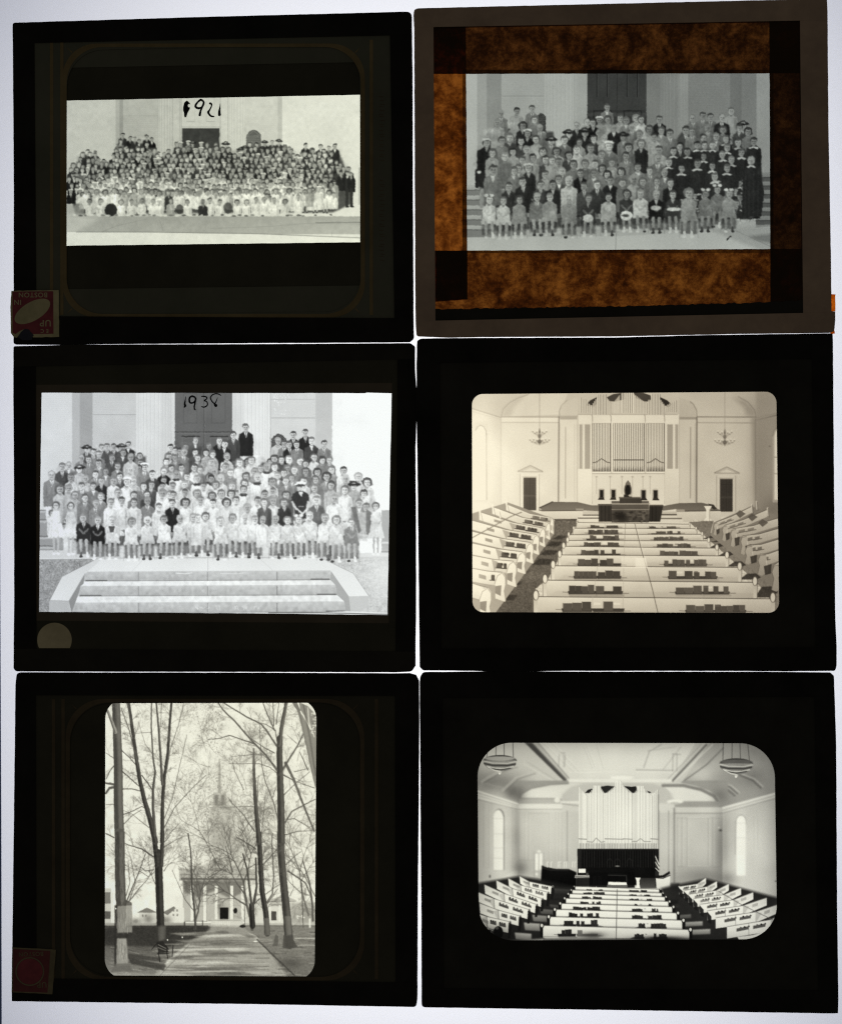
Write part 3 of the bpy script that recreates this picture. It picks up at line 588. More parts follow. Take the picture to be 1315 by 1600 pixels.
def pipes(F, x0, x1, n, ytop, ybot, hi=240, dk=120, gap=.34, feet=None):
    """organ pipes as shaded vertical strips; ytop(t) gives the top of pipe at 0..1"""
    w = (x1 - x0) / n; W = w / F.sc
    for k in range(n):
        x = x0 + (k + .5) * w; yt = ytop((k + .5) / n)
        F.line([(x + w * .38, yt), (x + w * .38, ybot)], W * gap, dk, .9)
        F.line([(x - w * .06, yt), (x - w * .06, ybot)], W * (1 - gap) * .95, hi * .93, .95)
        F.line([(x - w * .14, yt), (x - w * .14, ybot)], W * .3, hi, .9)
    if feet:
        for k in range(n):
            x = x0 + (k + .5) * w; F.poly([(x - w * .5, feet), (x - w * .1, ybot), (x - w * .5, ybot)], dk * .6, .7); F.poly([(x + w * .5, feet), (x + w * .1, ybot), (x + w * .5, ybot)], dk * .5, .8)
def books(F, x0, x1, y0, y1, v, R=None, both=True):
    """a pew-back rack with hymn books standing in it"""
    R = F.r; h = y1 - y0
    F.line([(x0 - (x1 - x0) * .25, y1 - h * .25), (x0, y1 - h * .2)], .9, v * 1.1, .7)
    F.poly([(x0 - h * .15, y1 - h * .35), (x1 + h * .15, y1 - h * .35), (x1 + h * .05, y1 + h * .02), (x0 - h * .05, y1 + h * .02)], v * .85)
    x = x0; bw = (x1 - x0) / R.choice([3, 4, 5])
    while x < x1 - bw * .4:
        if R.rand() < .86:
            t = y0 + R.uniform(-.05, .2) * h; F.rect(x + .03 * bw, t, min(x + bw * .97, x1), y1 - h * .1, v * R.uniform(.9, 1.15))
            F.line([(x, t), (x, y1 - h * .2)], .6, v * .6, .8)
        elif R.rand() < .6: F.rect(x, y0 + .1 * h, x + bw * .7, y0 + .3 * h, 235)
        x += bw
    F.rect(x0, y1 + h * .02, x1 + h * .3, y1 + h * .25, v * 1.6, .5, soft=1)

def film_organ():
    """pews and white organ case seen from the gallery"""
    F = Film(733, 607, 1220, 962, 222, seed=61); R = F.r
    Lt = lambda: F.T(730, 605, 4.444); Rt = lambda: F.T(970, 605, 4.443); Lt()
    A = lambda X: X; r2l = lambda X: (970 + X / 4.443 - 730) * 4.444
    # walls and ceiling
    F.rect(-30, -30, 2400, 230, 212, v2=206); F.rect(0, 205, 2300, 900, 226)
    F.poly([(0, 140), (235, 215), (232, 900), (0, 900)], 224, v2=216); F.poly([(150, 190), (235, 215), (232, 860), (150, 860)], 206, .5, soft=6)
    F.poly([(235, 205), (250, 150), (330, 80), (470, 38), (700, 30), (640, 190)], 222); F.poly([(232, 210), (246, 150), (320, 84), (400, 60), (330, 130), (300, 205)], 196, .8, soft=5)
    F.line([(235, 205), (248, 152), (290, 110), (340, 80), (420, 52)], 1, 160, .8)
    F.line([(0, 138), (235, 212)], 1.2, 150, .8); F.line([(0, 160), (235, 225)], .8, 185, .7)
    F.rect(235, 208, 636, 245, 232); F.line([(235, 206), (640, 208)], 1.2, 150, .8); F.line([(235, 244), (634, 245)], 1, 165, .7)
    F.line([(640, 200), (636, 170), (650, 130), (690, 92)], 1.2, 160, .8); F.poly([(640, 205), (650, 130), (690, 95), (765, 70), (765, 205)], 214)
    F.glow(90, 520, 120, 330, 255, .75); F.rect(44, 240, 146, 800, 214, .6, soft=4); F.ell(92, 330, 38, 68, 255); F.rect(54, 330, 130, 780, 255); F.line([(130, 320), (132, 780)], 1.2, 150, .8)
    F.line([(58, 300), (72, 275), (92, 264), (112, 275), (128, 305), (131, 330)], 1.2, 150, .8); F.line([(92, 300), (92, 560)], .8, 236); F.line([(54, 400), (130, 400)], .8, 236); F.line([(54, 500), (130, 500)], .8, 238)
    F.line([(232, 215), (232, 850)], 1.5, 200, .8, 1)
    F.line([(634, 205), (630, 800)], 1.6, 128, .85); F.line([(681, 278), (679, 770)], 1.2, 178); F.line([(641, 250), (638, 795)], .8, 200)
    x = 645
    while x < 762: F.line([(x, 208), (x, 222)], 1, 150, .8); x += 7
    F.rect(640, 198, 765, 206, 190)
    for X in (742, 758): F.line([(X, 260), (X, 790)], .8, 205)
    # right-hand wall
    Rt()
    F.poly([(402, -20), (1160, -20), (1160, 190), (935, 205), (402, 205)], 206, v2=196); F.rect(400, 205, 1160, 900, 210)
    F.poly([(520, 205), (510, 140), (470, 95), (400, 70), (402, -20), (640, -20), (800, 60), (890, 110), (935, 205)], 208); F.poly([(760, 60), (860, 95), (920, 150), (938, 205), (870, 205), (850, 140)], 168, .8, soft=5)
    F.poly([(930, -20), (1160, -20), (1140, 180), (940, 214)], 170, .6, soft=3)
    F.line([(935, 215), (925, 160), (880, 105), (810, 65)], 1.2, 130, .6); F.line([(525, 205), (522, 160), (500, 118), (478, 100)], 1.2, 130, .8)
    F.line([(530, 206), (935, 208)], 1.6, 118, .85); F.line([(530, 246), (930, 248)], 1.2, 138, .8); F.rect(530, 212, 930, 243, 210)
    F.line([(935, 228), (1140, 180)], 2.2, 110, .8); F.line([(940, 212), (1140, 166)], 1, 150, .8)
    F.poly([(900, 210), (1140, 190), (1140, 900), (930, 900)], 168, .85, soft=4); F.glow(950, 500, 60, 330, 150, .55); F.glow(1040, 860, 90, 120, 110, .5)
    F.glow(700, 450, 170, 330, 222, .4)
    F.line([(930, 220), (932, 860)], 1.4, 135, .6)
    F.poly([(1050, 800), (1050, 330), (1062, 290), (1085, 275), (1110, 275), (1110, 800)], 190); F.poly([(1062, 780), (1062, 340), (1072, 305), (1090, 290), (1110, 290), (1110, 785)], 245); F.line([(1050, 340), (1060, 298), (1080, 280)], 1.2, 150)
    F.line([(1062, 485), (1100, 490)], 1, 150); F.line([(1062, 600), (1100, 604)], 1, 160); F.ell(1030, 410, 8, 5, 120, .7)
    F.line([(524, 210), (522, 800)], 2, 112, .85); F.line([(481, 278), (479, 770)], 1.3, 150, .9); F.line([(512, 250), (512, 795)], .8, 165, .7)
    x = 405
    while x < 525: F.line([(x, 208), (x, 222)], 1, 130, .8); x += 7
    # doors with pediments
    for tf, x0, y0, dv in ((Lt, 388, 628, 78), (Rt, 684, 638, 62)):
        tf(); d = (x0 - 388); e = y0 - 628; c = 214 if tf is Lt else 196
        F.rect(362 + d, 600 + e, 500 + d, 858 + e, c + 18); F.line([(365 + d, 605 + e), (365 + d, 858 + e)], 1, c - 50, .7); F.line([(497 + d, 605 + e), (497 + d, 858 + e)], 1, c - 50, .7); F.line([(382 + d, 622 + e), (480 + d, 622 + e)], 1, c - 40, .8)
        F.rect(350 + d, 584 + e, 522 + d, 598 + e, c + 14); F.line([(350 + d, 586 + e), (522 + d, 588 + e)], 1, c - 60, .8)
        F.line([(350 + d, 584 + e), (436 + d, 544 + e), (522 + d, 585 + e)], 1.3, c - 50, .9); F.line([(375 + d, 582 + e), (436 + d, 556 + e), (500 + d, 582 + e)], .8, c - 35, .8)
        F.rect(x0, y0, x0 + 88, y0 + 226, dv, v2=dv * .95)
        for a in (8, 48):
            for (b, h) in ((8, 26), (42, 80), (134, 84)): F.rect(x0 + a, y0 + b, x0 + a + 32, y0 + b + h, dv * 1.3, .7); F.rect(x0 + a + 4, y0 + b + 4, x0 + a + 28, y0 + b + h - 4, dv * 1.05, .8)
        F.rect(x0, y0 + 122, x0 + 88, y0 + 132, dv * 1.5, .6)
    # chandeliers
    for tf, cx, cy in ((Lt, 500, 340), (Rt, 718, 345)):
        tf(); F.line([(cx, 38), (cx, cy - 50)], .9, 165, .8); F.line([(cx, cy - 50), (cx, cy + 60)], 1.5, 105, .8)
        F.ell(cx, cy, 12, 14, 120, .8); F.ell(cx, cy + 38, 14, 14, 85, .8); F.ell(cx, cy - 30, 6, 12, 110, .8)
        for sg in (-1, 1):
            for dx, dy in ((66, 28), (54, 40), (42, 26), (30, 44), (20, 30), (48, -30), (34, -18), (20, -26)):
                F.line([(cx, cy + dy * .6 + 14), (cx + sg * dx * .5, cy + dy + 14), (cx + sg * dx, cy + dy)], .6, 140, .7)
                F.ell(cx + sg * dx, cy + dy - 1, 6, 3.5, 118, .75); F.ell(cx + sg * dx, cy + dy - 10, 4, 7, 238, .9)
    F.a = soften(F.a, .2)
    # organ case
    Lt(); e0 = r2l(0)
    F.rect(765, 190, r2l(402), 810, 226)
    F.rect(765, 190, r2l(402), 252, 232); F.line([(765, 190), (r2l(390), 190)], 1.2, 178, .8)
    for X in (765, 866, 995, r2l(300), r2l(402), r2l(165)): F.line([(X, 195), (X, 810)], 1, 176, .7)
    for X in (866, 995, r2l(165), r2l(300)): F.line([(X - 6, 190), (X, 205), (X + 2, 235)], 1.2, 170, .8)
    for X0, X1, v in ((776, 796, 186), (814, 850, 182), (r2l(318), r2l(357), 178), (r2l(374), r2l(394), 184)):
        F.rect(X0, 258, X1, 567, v); k = X0 + 5
        while k < X1: F.line([(k, 262), (k, 563)], .6, v * .9, .6); k += 7
    # dark voids behind the short pipes
    F.poly([(822, 125), (850, 92), (902, 66), (897, 118), (868, 138), (845, 132)], 72); F.poly([(963, 72), (1010, 48), (1090, 36), (1092, 84), (1020, 100), (985, 96)], 84)
    Rt(); F.poly([(76, 34), (150, 38), (205, 58), (206, 98), (165, 100), (105, 78)], 84); F.poly([(268, 68), (320, 92), (348, 120), (325, 140), (300, 128), (276, 104)], 62)
    Lt(); T1 = lambda a, b, c: (lambda t: a + (b - a) * min(1, t * 2) if t < .5 else b + (c - b) * (t - .5) * 2)
    pipes(F, 778, 862, 7, lambda t: 65 + 60 * t + 8 * np.sin(t * 9), 176, 226, 150)
    pipes(F, 858, 905, 5, lambda t: 135 - 70 * t, 190, 232, 120); pipes(F, 900, 964, 6, lambda t: 52, 190, 240, 96); pipes(F, 964, 1000, 4, lambda t: 70 + 45 * t, 188, 232, 120)
    pipes(F, 1002, r2l(-5) - 4, 10, lambda t: 120 - 66 * t, 176, 236, 130); pipes(F, r2l(0), r2l(90), 7, lambda t: 36, 176, 240, 110)
    Rt(); pipes(F, 84, 180, 9, lambda t: 48 + 70 * t, 180, 236, 130); pipes(F, 186, 206, 2, lambda t: 90, 190, 232, 120); pipes(F, 205, 270, 6, lambda t: 50, 190, 240, 96); pipes(F, 270, 300, 3, lambda t: 84 + 40 * t, 190, 232, 120); pipes(F, 304, 384, 6, lambda t: 135 - 45 * t, 172, 226, 150)
    Lt()
    for X0, X1, n in ((870, 990, 11), (1014, r2l(157), 17), (r2l(178), r2l(297), 11)):
        F.rect(X0 - 4, 250, X1 + 4, 592, 130); pipes(F, X0, X1, n, lambda t: 254, 588, 254, 62, .30, 545)
        m = (X0 + X1) / 2
        if n < 15: F.line([(X0, 525), (X0 + 24, 520), (m, 496), (X1 - 24, 520), (X1, 525)], 1.2, 95, .9)
        else: F.line([(X0, 505), (X1, 505)], 1.5, 88, .9)
        F.rect(X0 - 4, 586, X1 + 4, 600, 234)
    F.rect(866, 600, r2l(300), 790, 224); F.line([(866, 600), (r2l(300), 600)], 1, 170)
    for X in (895, 990, r2l(5), r2l(78), r2l(150), r2l(200)): F.line([(X, 618), (X, 740)], 1, 182, .8); F.ell(X, 622, 10, 5, 180, .7)
    F.rect(765, 570, 862, 812, 236, v2=226); F.rect(r2l(305), 575, r2l(400), 818, 226, v2=214)
    # platform
    F.poly([(500, 838), (590, 796), (765, 798), (860, 820), (910, 820), (918, 862), (800, 856), (520, 856)], 118, v2=135); F.line([(500, 838), (590, 796)], 2, 90); F.poly([(498, 850), (520, 857), (800, 857), (800, 915), (500, 912)], 228, v2=212); F.line([(498, 852), (520, 858), (800, 856)], 1.6, 80, .8)
    F.rect(752, 842, 804, 856, 165); F.rect(800, 862, 918, 882, 205); F.rect(800, 884, 918, 892, 110); F.rect(775, 892, 918, 905, 225); F.rect(765, 905, 918, 914, 120); F.rect(752, 914, 918, 932, 226)
    F.poly([(600, 915), (760, 914), (750, 945), (690, 960), (640, 940), (610, 935)], 96); F.poly([(660, 925), (752, 932), (748, 965), (660, 952)], 135)
    Rt(); F.poly([(270, 828), (400, 805), (560, 802), (600, 812), (684, 852), (400, 862), (380, 846), (290, 858)], 112, v2=128); F.poly([(386, 864), (690, 858), (692, 928), (400, 936), (388, 920)], 222, v2=205); F.line([(386, 862), (690, 856)], 1.6, 72, .8)
    F.rect(380, 848, 440, 864, 170); F.rect(278, 862, 386, 880, 200); F.rect(278, 880, 386, 890, 96); F.rect(275, 892, 388, 905, 220); F.rect(275, 908, 420, 916, 118); F.rect(275, 918, 430, 934, 222)
    F.poly([(600, 808), (640, 815), (664, 845), (640, 850)], 70); F.poly([(574, 825), (628, 825), (615, 850), (612, 905), (630, 930), (570, 930), (588, 905), (588, 850)], 238); F.line([(612, 850), (612, 928)], 1.4, 175, .7)
    F.poly([(550, 930), (640, 930), (600, 945), (540, 944)], 60, .8)
    # pulpit, chairs, flowers
    Lt(); F.rect(910, 812, 1002, 934, 66); F.rect(905, 810, 1006, 822, 100)
    for X in (930, 955, 980): F.line([(X, 824), (X, 930)], .8, 40)
    F.rect(1000, 790, r2l(192), 938, 108, v2=80); F.rect(1000, 806, r2l(200), 814, 176); F.rect(1000, 846, r2l(190), 852, 150); F.rect(1055, 764, r2l(142), 806, 76); F.rect(1050, 762, r2l(145), 770, 120)
    for k in range(110): F.ell(R.uniform(1010, r2l(180)), R.uniform(860, 936), R.uniform(5, 14), R.uniform(3, 9), R.choice([44, 60, 84, 110, 140]), .45)
    F.glow(1050, 892, 42, 34, 36, .8); F.glow(r2l(15), 905, 34, 30, 40, .7)
    Rt(); F.poly([(195, 818), (292, 818), (270, 934), (190, 934)], 58); F.rect(200, 816, 290, 826, 92)
    for X in (215, 240): F.line([(X, 828), (X, 930)], .8, 36)
    F.ell(46, 716, 26, 54, 105); F.ell(46, 716, 18, 40, 40); F.poly([(28, 672), (46, 645), (66, 672)], 110); F.ell(46, 668, 14, 12, 130, .8); F.rect(18, 745, 74, 765, 60); F.ell(66, 752, 16, 8, 210, .9)
    for X in (154, 237): F.rect(X - 20, 712, X + 20, 775, 165); F.rect(X - 12, 716, X + 14, 770, 48); F.poly([(X - 22, 785), (X - 14, 768), (X + 16, 768), (X + 28, 785)], 60); F.ell(X, 708, 16, 5, 200)
    Lt()
    for X in (930, 1012): F.rect(X - 20, 706, X + 20, 768, 172); F.rect(X - 12, 714, X + 13, 766, 46); F.poly([(X - 26, 782), (X - 16, 766), (X + 16, 766), (X + 20, 782)], 62); F.ell(X, 706, 14, 5, 205)
    # carpet
    F.poly([(600, 930), (770, 930), (700, 1060), (560, 1330), (470, 1400), (470, 1600), (150, 1600), (340, 1340), (520, 1110), (600, 1020)], 116, v2=104)
    for (a, b, c, d) in ((590, 1030, 690, 1055), (545, 1070, 660, 1105), (500, 1130, 632, 1165), (450, 1190, 600, 1235), (380, 1270, 440, 1300), (300, 1345, 385, 1375), (200, 1440, 350, 1480)): F.poly([(a, d), (a + 40, b), (c, b + 4), (c - 30, d)], 62, .75, soft=1)
    F.poly([(400, 1270), (545, 1290), (540, 1350), (340, 1350)], 128, .5, soft=3)
    Rt(); F.poly([(470, 935), (640, 930), (620, 1010), (800, 1170), (1110, 1400), (1110, 1600), (1040, 1600), (1020, 1440), (880, 1300), (720, 1160)], 132, v2=160)
    for (a, b, c, d) in ((560, 1030, 650, 1055), (600, 1062, 690, 1075), (610, 1082, 730, 1115), (665, 1140, 800, 1175), (735, 1205, 900, 1245), (820, 1290, 1000, 1335), (925, 1380, 1110, 1460)): F.poly([(a, d), (a + 50, b + 6), (c - 30, b), (c, b + 14), (c - 60, d)], 70, .9)
    F.T(); mottle(F, [(770, 812), (905, 812), (850, 960), (738, 960)], .10, 1.6); mottle(F, [(1080, 812), (1216, 812), (1216, 960), (1110, 900)], .07, 1.6)
    # side pews, left block
    Lt()
    st = [(268, 812), (172, 830), (82, 866), (30, 925), (25, 1000), (25, 1082), (25, 1168), (25, 1258), (25, 1360)]
    en = [(598, 912, 1020), (575, 945, 1060), (540, 985, 1110), (498, 1030, 1165), (458, 1085, 1225), (403, 1150, 1298), (340, 1215, 1388), (264, 1292, 1490), (165, 1400, 1600)]
    F.poly([(25, 880), (90, 858), (280, 800), (600, 915), (600, 1020), (170, 1600), (25, 1600)], 150, v2=185)
    for k, ((a, b), (x, y, yb)) in enumerate(zip(st, en)):
        h = 44 + k * 7; m = ((a + x) / 2, (b + y) / 2 + 18 - k * 2); lum = 232 + min(k, 5) * 3
        F.poly([(a, b), m, (x - 30 - k * 3, y - 6), (x - 30 - k * 3, y + h * 1.0), (m[0], m[1] + h), (a, b + h)], lum, v2=lum * .88)
        F.line([(a, b), m, (x - 20, y - 6)], 1.5, 118 if k else 150, .9); F.line([(a, b + 3), (m[0], m[1] + 3), (x - 20, y - 3)], 1, 250, .9)
        F.line([(a, b + h), (m[0], m[1] + h), (x - 40, y + h - 6)], 1, 150, .8)
        q = np.array([a, b]); q2 = np.array([x - 20., y - 6]); q = np.array(m) if k < 7 else q
        d = q2 - np.array([a, b]); mm = np.array(m, float)
        for f0, f1 in ((.12, .42), (.5, .82)) if k < 7 else ((.2, .7),):
            p0 = mm + (q2 - mm) * f0 * 1.0 + (0, h * .28); p1 = mm + (q2 - mm) * f1 + (0, h * .28); v = 96 + (k == 0) * 40 + (k == 1) * 20
            F.poly([tuple(p0), tuple(p1), (p1[0], p1[1] + h * .36), (p0[0], p0[1] + h * .36)], v)
            for j in range(3): t = p0 + (p1 - p0) * (j + .2) / 3; F.poly([(t[0], t[1] - 6), (t[0] + 18, t[1] - 2), (t[0] + 18, t[1] + 14), (t[0], t[1] + 10)], v * R.uniform(.75, 1.1))
            F.line([tuple(p0 + (-10, h * .36)), tuple(p1 + (14, h * .38))], 1.2, v * .7)
        p = np.array([a, b]) + (mm - np.array([a, b])) * .45
        if 1 < k < 8: F.poly([(p[0], p[1] + h * .3), (p[0] + 50, p[1] + h * .3 + 14), (p[0] + 50, p[1] + h * .6 + 14), (p[0], p[1] + h * .6)], 140, .8)
        w = 16 + k * 4.5      # scrolled pew end
        F.poly([(x - w * 1.6, y + 4), (x - w * .4, y - 8), (x, y + (yb - y) * .12), (x + 2, y + (yb - y) * .4), (x - w * .2, y + (yb - y) * .62), (x + 3, yb - 10), (x - 4, yb), (x - w * 1.5, yb - (yb - y) * .12), (x - w * 1.5, y + h)], 244, v2=232)
        F.line([(x - w * 1.6, y + h * .8), (x - w * 1.2, y + h * .2), (x - w * .5, y - 4), (x - 1, y + (yb - y) * .15), (x, y + (yb - y) * .4), (x - w * .2, y + (yb - y) * .62), (x + 1, yb - 8)], 1, 150, .75)
        F.poly([(x - w * 1.5, y + (yb - y) * .45), (x - w * .6, y + (yb - y) * .42), (x - w * .7, y + (yb - y) * .8), (x - w * 1.5, y + (yb - y) * .7)], 128 if k > 1 else 180, .75)
        if 1 < k < 7: F.poly([(a + (m[0] - a) * .9, m[1] - 2), (m[0] + 30, m[1] + 16), (m[0] + 4, m[1] + h)], 168, .8)
    F.line([(375, 868), (300, 898), (180, 965), (25, 1050)], 1.6, 135, .9)
    for X, Y in ((268, 812), (172, 832), (84, 866), (215, 865)): F.line([(X, Y - 14), (X + 14, Y + 40)], 3, 238, .9); F.line([(X + 8, Y), (X + 22, Y + 60)], 1, 130, .6)
    F.glow(60, 1250, 110, 160, 250, .35)
    # side pews, right block
    Rt()
    sr = [(905, 828), (1012, 850), (1100, 905), (1110, 975), (1110, 1050), (1110, 1125), (1110, 1200)]
    er = [(640, 946, 1030), (700, 968, 1070), (758, 992, 1110), (828, 1040, 1165), (858, 1108, 1232), (948, 1168, 1310), (1045, 1238, 1420)]
    F.poly([(640, 940), (905, 826), (1110, 900), (1110, 1440), (1040, 1380), (620, 1030)], 150)
    for k, ((a, b), (x, y, yb)) in enumerate(zip(sr, er)):
        h = 44 + k * 6; m = ((a + x) / 2 - 10, (b + y) / 2 + 12)
        F.poly([(a, b), m, (x + 22, y - 8), (x + 18, y + h), (m[0], m[1] + h), (a, b + h)], 222, v2=186)
        F.line([(a, b), m, (x + 16, y - 8)], 1.4, 105, .9); F.line([(a, b + 4), (m[0], m[1] + 4), (x + 16, y - 4)], 1, 240, .8)
        mm = np.array([x + 20., y - 6]); q2 = np.array([a, b]) * 1.0
        for f0, f1 in ((.18, .4), (.5, .72)):
            p0 = mm + (np.array(m) - mm) * f0 * 1.4 + (0, h * .28); p1 = mm + (np.array(m) - mm) * f1 * 1.4 + (0, h * .22)
            F.poly([tuple(p0), tuple(p1), (p1[0], p1[1] + h * .3), (p0[0], p0[1] + h * .3)], 140 - (k > 2) * 20, .85); F.line([tuple(p0 + (-10, h * .33)), tuple(p1 + (14, h * .28))], 1, 100)
        if k < 3: F.poly([(m[0] + 30, m[1] - 20), (m[0] + 60, m[1] - 46), (m[0] + 100, m[1] - 20), (m[0] + 60, m[1] + 10)], 110, .9)
        w = 20 + k * 5
        F.poly([(x + w * 1.2, y - 6), (x + w * .3, y + 0), (x, y + (yb - y) * .25), (x + w * .25, y + (yb - y) * .5), (x - 4, yb - 14), (x + w * .6, yb), (x + w * 1.7, yb - (yb - y) * .25), (x + w * 1.6, y + h)], 196, v2=178)
        F.line([(x + w * 1.2, y - 4), (x + w * .3, y + 2), (x, y + (yb - y) * .25), (x + w * .25, y + (yb - y) * .5), (x - 2, yb - 14)], 1, 110, .7); F.line([(x + w * 1.3, y + h * .5), (x + w * 1.5, yb - 20)], 1, 238, .7)
        F.poly([(x + w * .9, y + h * 1.0), (x + w * 2.1, y + h * .8), (x + w * 2.0, yb - 16), (x + w * 1.1, yb - 6)], 70, .85)
    for X, Y in ((905, 826), (1015, 850), (938, 805)): F.line([(X, Y - 10), (X + 4, Y + 40)], 3, 225, .8); F.line([(X + 5, Y - 8), (X + 9, Y + 50)], 1.2, 110, .8)
    # centre pews, far to near
    ly = [940, 980, 1025, 1065, 1105, 1165, 1240, 1340, 1455, 1600]; lx = [762, 740, 707, 700, 674, 648, 603, 548, 486, 470]
    ry = [952, 983, 1022, 1067, 1118, 1172, 1252, 1356, 1470, 1600]; rx = [470, 515, 556, 600, 656, 725, 812, 917, 1040, 1075]
    LB = [(855, 945, 965, 1045, 958, 978), (840, 940, 950, 1045, 990, 1020), (828, 938, 942, 1050, 1030, 1062), (810, 925, 935, 1050, 1075, 1110), (790, 910, 925, 1055, 1128, 1170), (768, 905, 920, 1060, 1190, 1240), (742, 895, 905, 1060, 1275, 1330), (705, 880, 890, 1070, 1375, 1438), (662, 860, 875, 1080, 1490, 1560)]
    RB = [(195, 255, 285, 380, 965, 983), (210, 310, 320, 410, 998, 1022), (228, 330, 335, 430, 1038, 1064), (250, 360, 370, 480, 1085, 1115), (270, 395, 405, 530, 1135, 1178), (300, 440, 450, 590, 1195, 1242), (330, 495, 505, 660, 1275, 1332), (380, 560, 570, 745, 1380, 1438), (450, 640, 650, 860, 1510, 1565)]
    for k in range(9):
        Lt(); xr = r2l(rx[k]); h = ly[k + 1] - ly[k]; w = 6 + k * 2.4
        F.poly([(lx[k], ly[k]), (xr, ry[k]), (xr, ry[k + 1] + 10), (lx[k], ly[k + 1] + 10)], 230, v2=200)
        F.poly([(lx[k] + 60, ly[k] + h * .65), (xr, ry[k] + h * .65), (xr, ry[k + 1]), (lx[k] + 20, ly[k + 1])], 196, .5, soft=1)
        F.line([(lx[k], ly[k]), (xr, ry[k])], .9 + k * .06, 84, .85); F.line([(lx[k], ly[k] + 5), (xr, ry[k] + 5)], 1, 240, .8)
        for X in ((LB[k][1] + LB[k][2]) / 2, 1095 - k * 2): F.line([(X, ly[k] + 4), (X, ly[k + 1])], 1, 196 if X < 1090 else 150, .8)
        v = 92
        books(F, LB[k][0], LB[k][1], LB[k][4], LB[k][5], v); books(F, LB[k][2], LB[k][3], LB[k][4], LB[k][5], v); F.line([(LB[k][3], LB[k][5] - 6), (LB[k][3] + 26 + k * 3, LB[k][5] - 6)], 1, 110, .8)
        Rt(); books(F, RB[k][0], RB[k][1], RB[k][4], RB[k][5], v + 6); books(F, RB[k][2], RB[k][3], RB[k][4], RB[k][5], v + 6); F.line([(RB[k][3], RB[k][5] - 8), (RB[k][3] + 26 + k * 3, RB[k][5] - 8)], 1, 110, .8)
        F.rect((RB[k][1] + RB[k][2]) / 2 + 6, RB[k][4] + 2, (RB[k][1] + RB[k][2]) / 2 + 20 + k * 2, RB[k][4] + 6 + k, 120, .8)
        # scrolled caps at both ends
        for tf, X, Y in ((Lt, lx[k], ly[k]), (Rt, rx[k], ry[k])):
            tf(); sg = -1 if tf is Lt else 1
            F.poly([(X + sg * -2, Y - w), (X + sg * w * 1.2, Y - w * .6), (X + sg * w * 1.1, Y + h * .96), (X, Y + h * .98)], 205, v2=228); F.line([(X + sg * w * 1.2, Y), (X + sg * w * 1.1, Y + h * .96)], .9, 110, .8)
            F.ell(X + sg * w * .5, Y - w * .5, w * .9, w * 1.5, 100, .9); F.ell(X + sg * w * .45, Y - w * .4, w * .62, w * 1.25, 236)
    Rt(); F.line([(94, 945), (110, 1010), (140, 1130), (180, 1270), (215, 1400), (262, 1600)], 1.1, 96, .8); F.line([(98, 945), (116, 1010), (146, 1130), (186, 1270)], 1, 245, .5)
    F.poly([(98, 1185), (170, 1185), (182, 1255), (98, 1250)], 250, .6); F.poly([(0, 1180), (160, 1185), (170, 1255), (0, 1255)], 246, .45)
    F.T(); F.glow(740, 720, 60, 160, 255, .12)
    F.glow(770, 720, 50, 90, 250, .25); F.a = F.a * 1.03; F.a += F.noise(2.5, 30); curve(F, [0, 60, 120, 180, 222, 240, 255], [0, 52, 112, 176, 222, 242, 255]); X = F.x0 + np.arange(F.w)[None, :] / F.K; Y = F.y0 + np.arange(F.h)[:, None] / F.K; F.a = F.a * np.interp(X, [735, 820, 980, 1140, 1216], [1.06, 1.01, .97, .91, .84]) * np.interp(Y, [612, 700, 860, 957], [.95, 1.0, 1.0, .95]); F.a = soften(F.a, .10) + F.noise(1.2, 1) + F.noise(1.2, 2)
    F.tint = ((1.0, .88, .74), (1.0, .958, .865)); return F

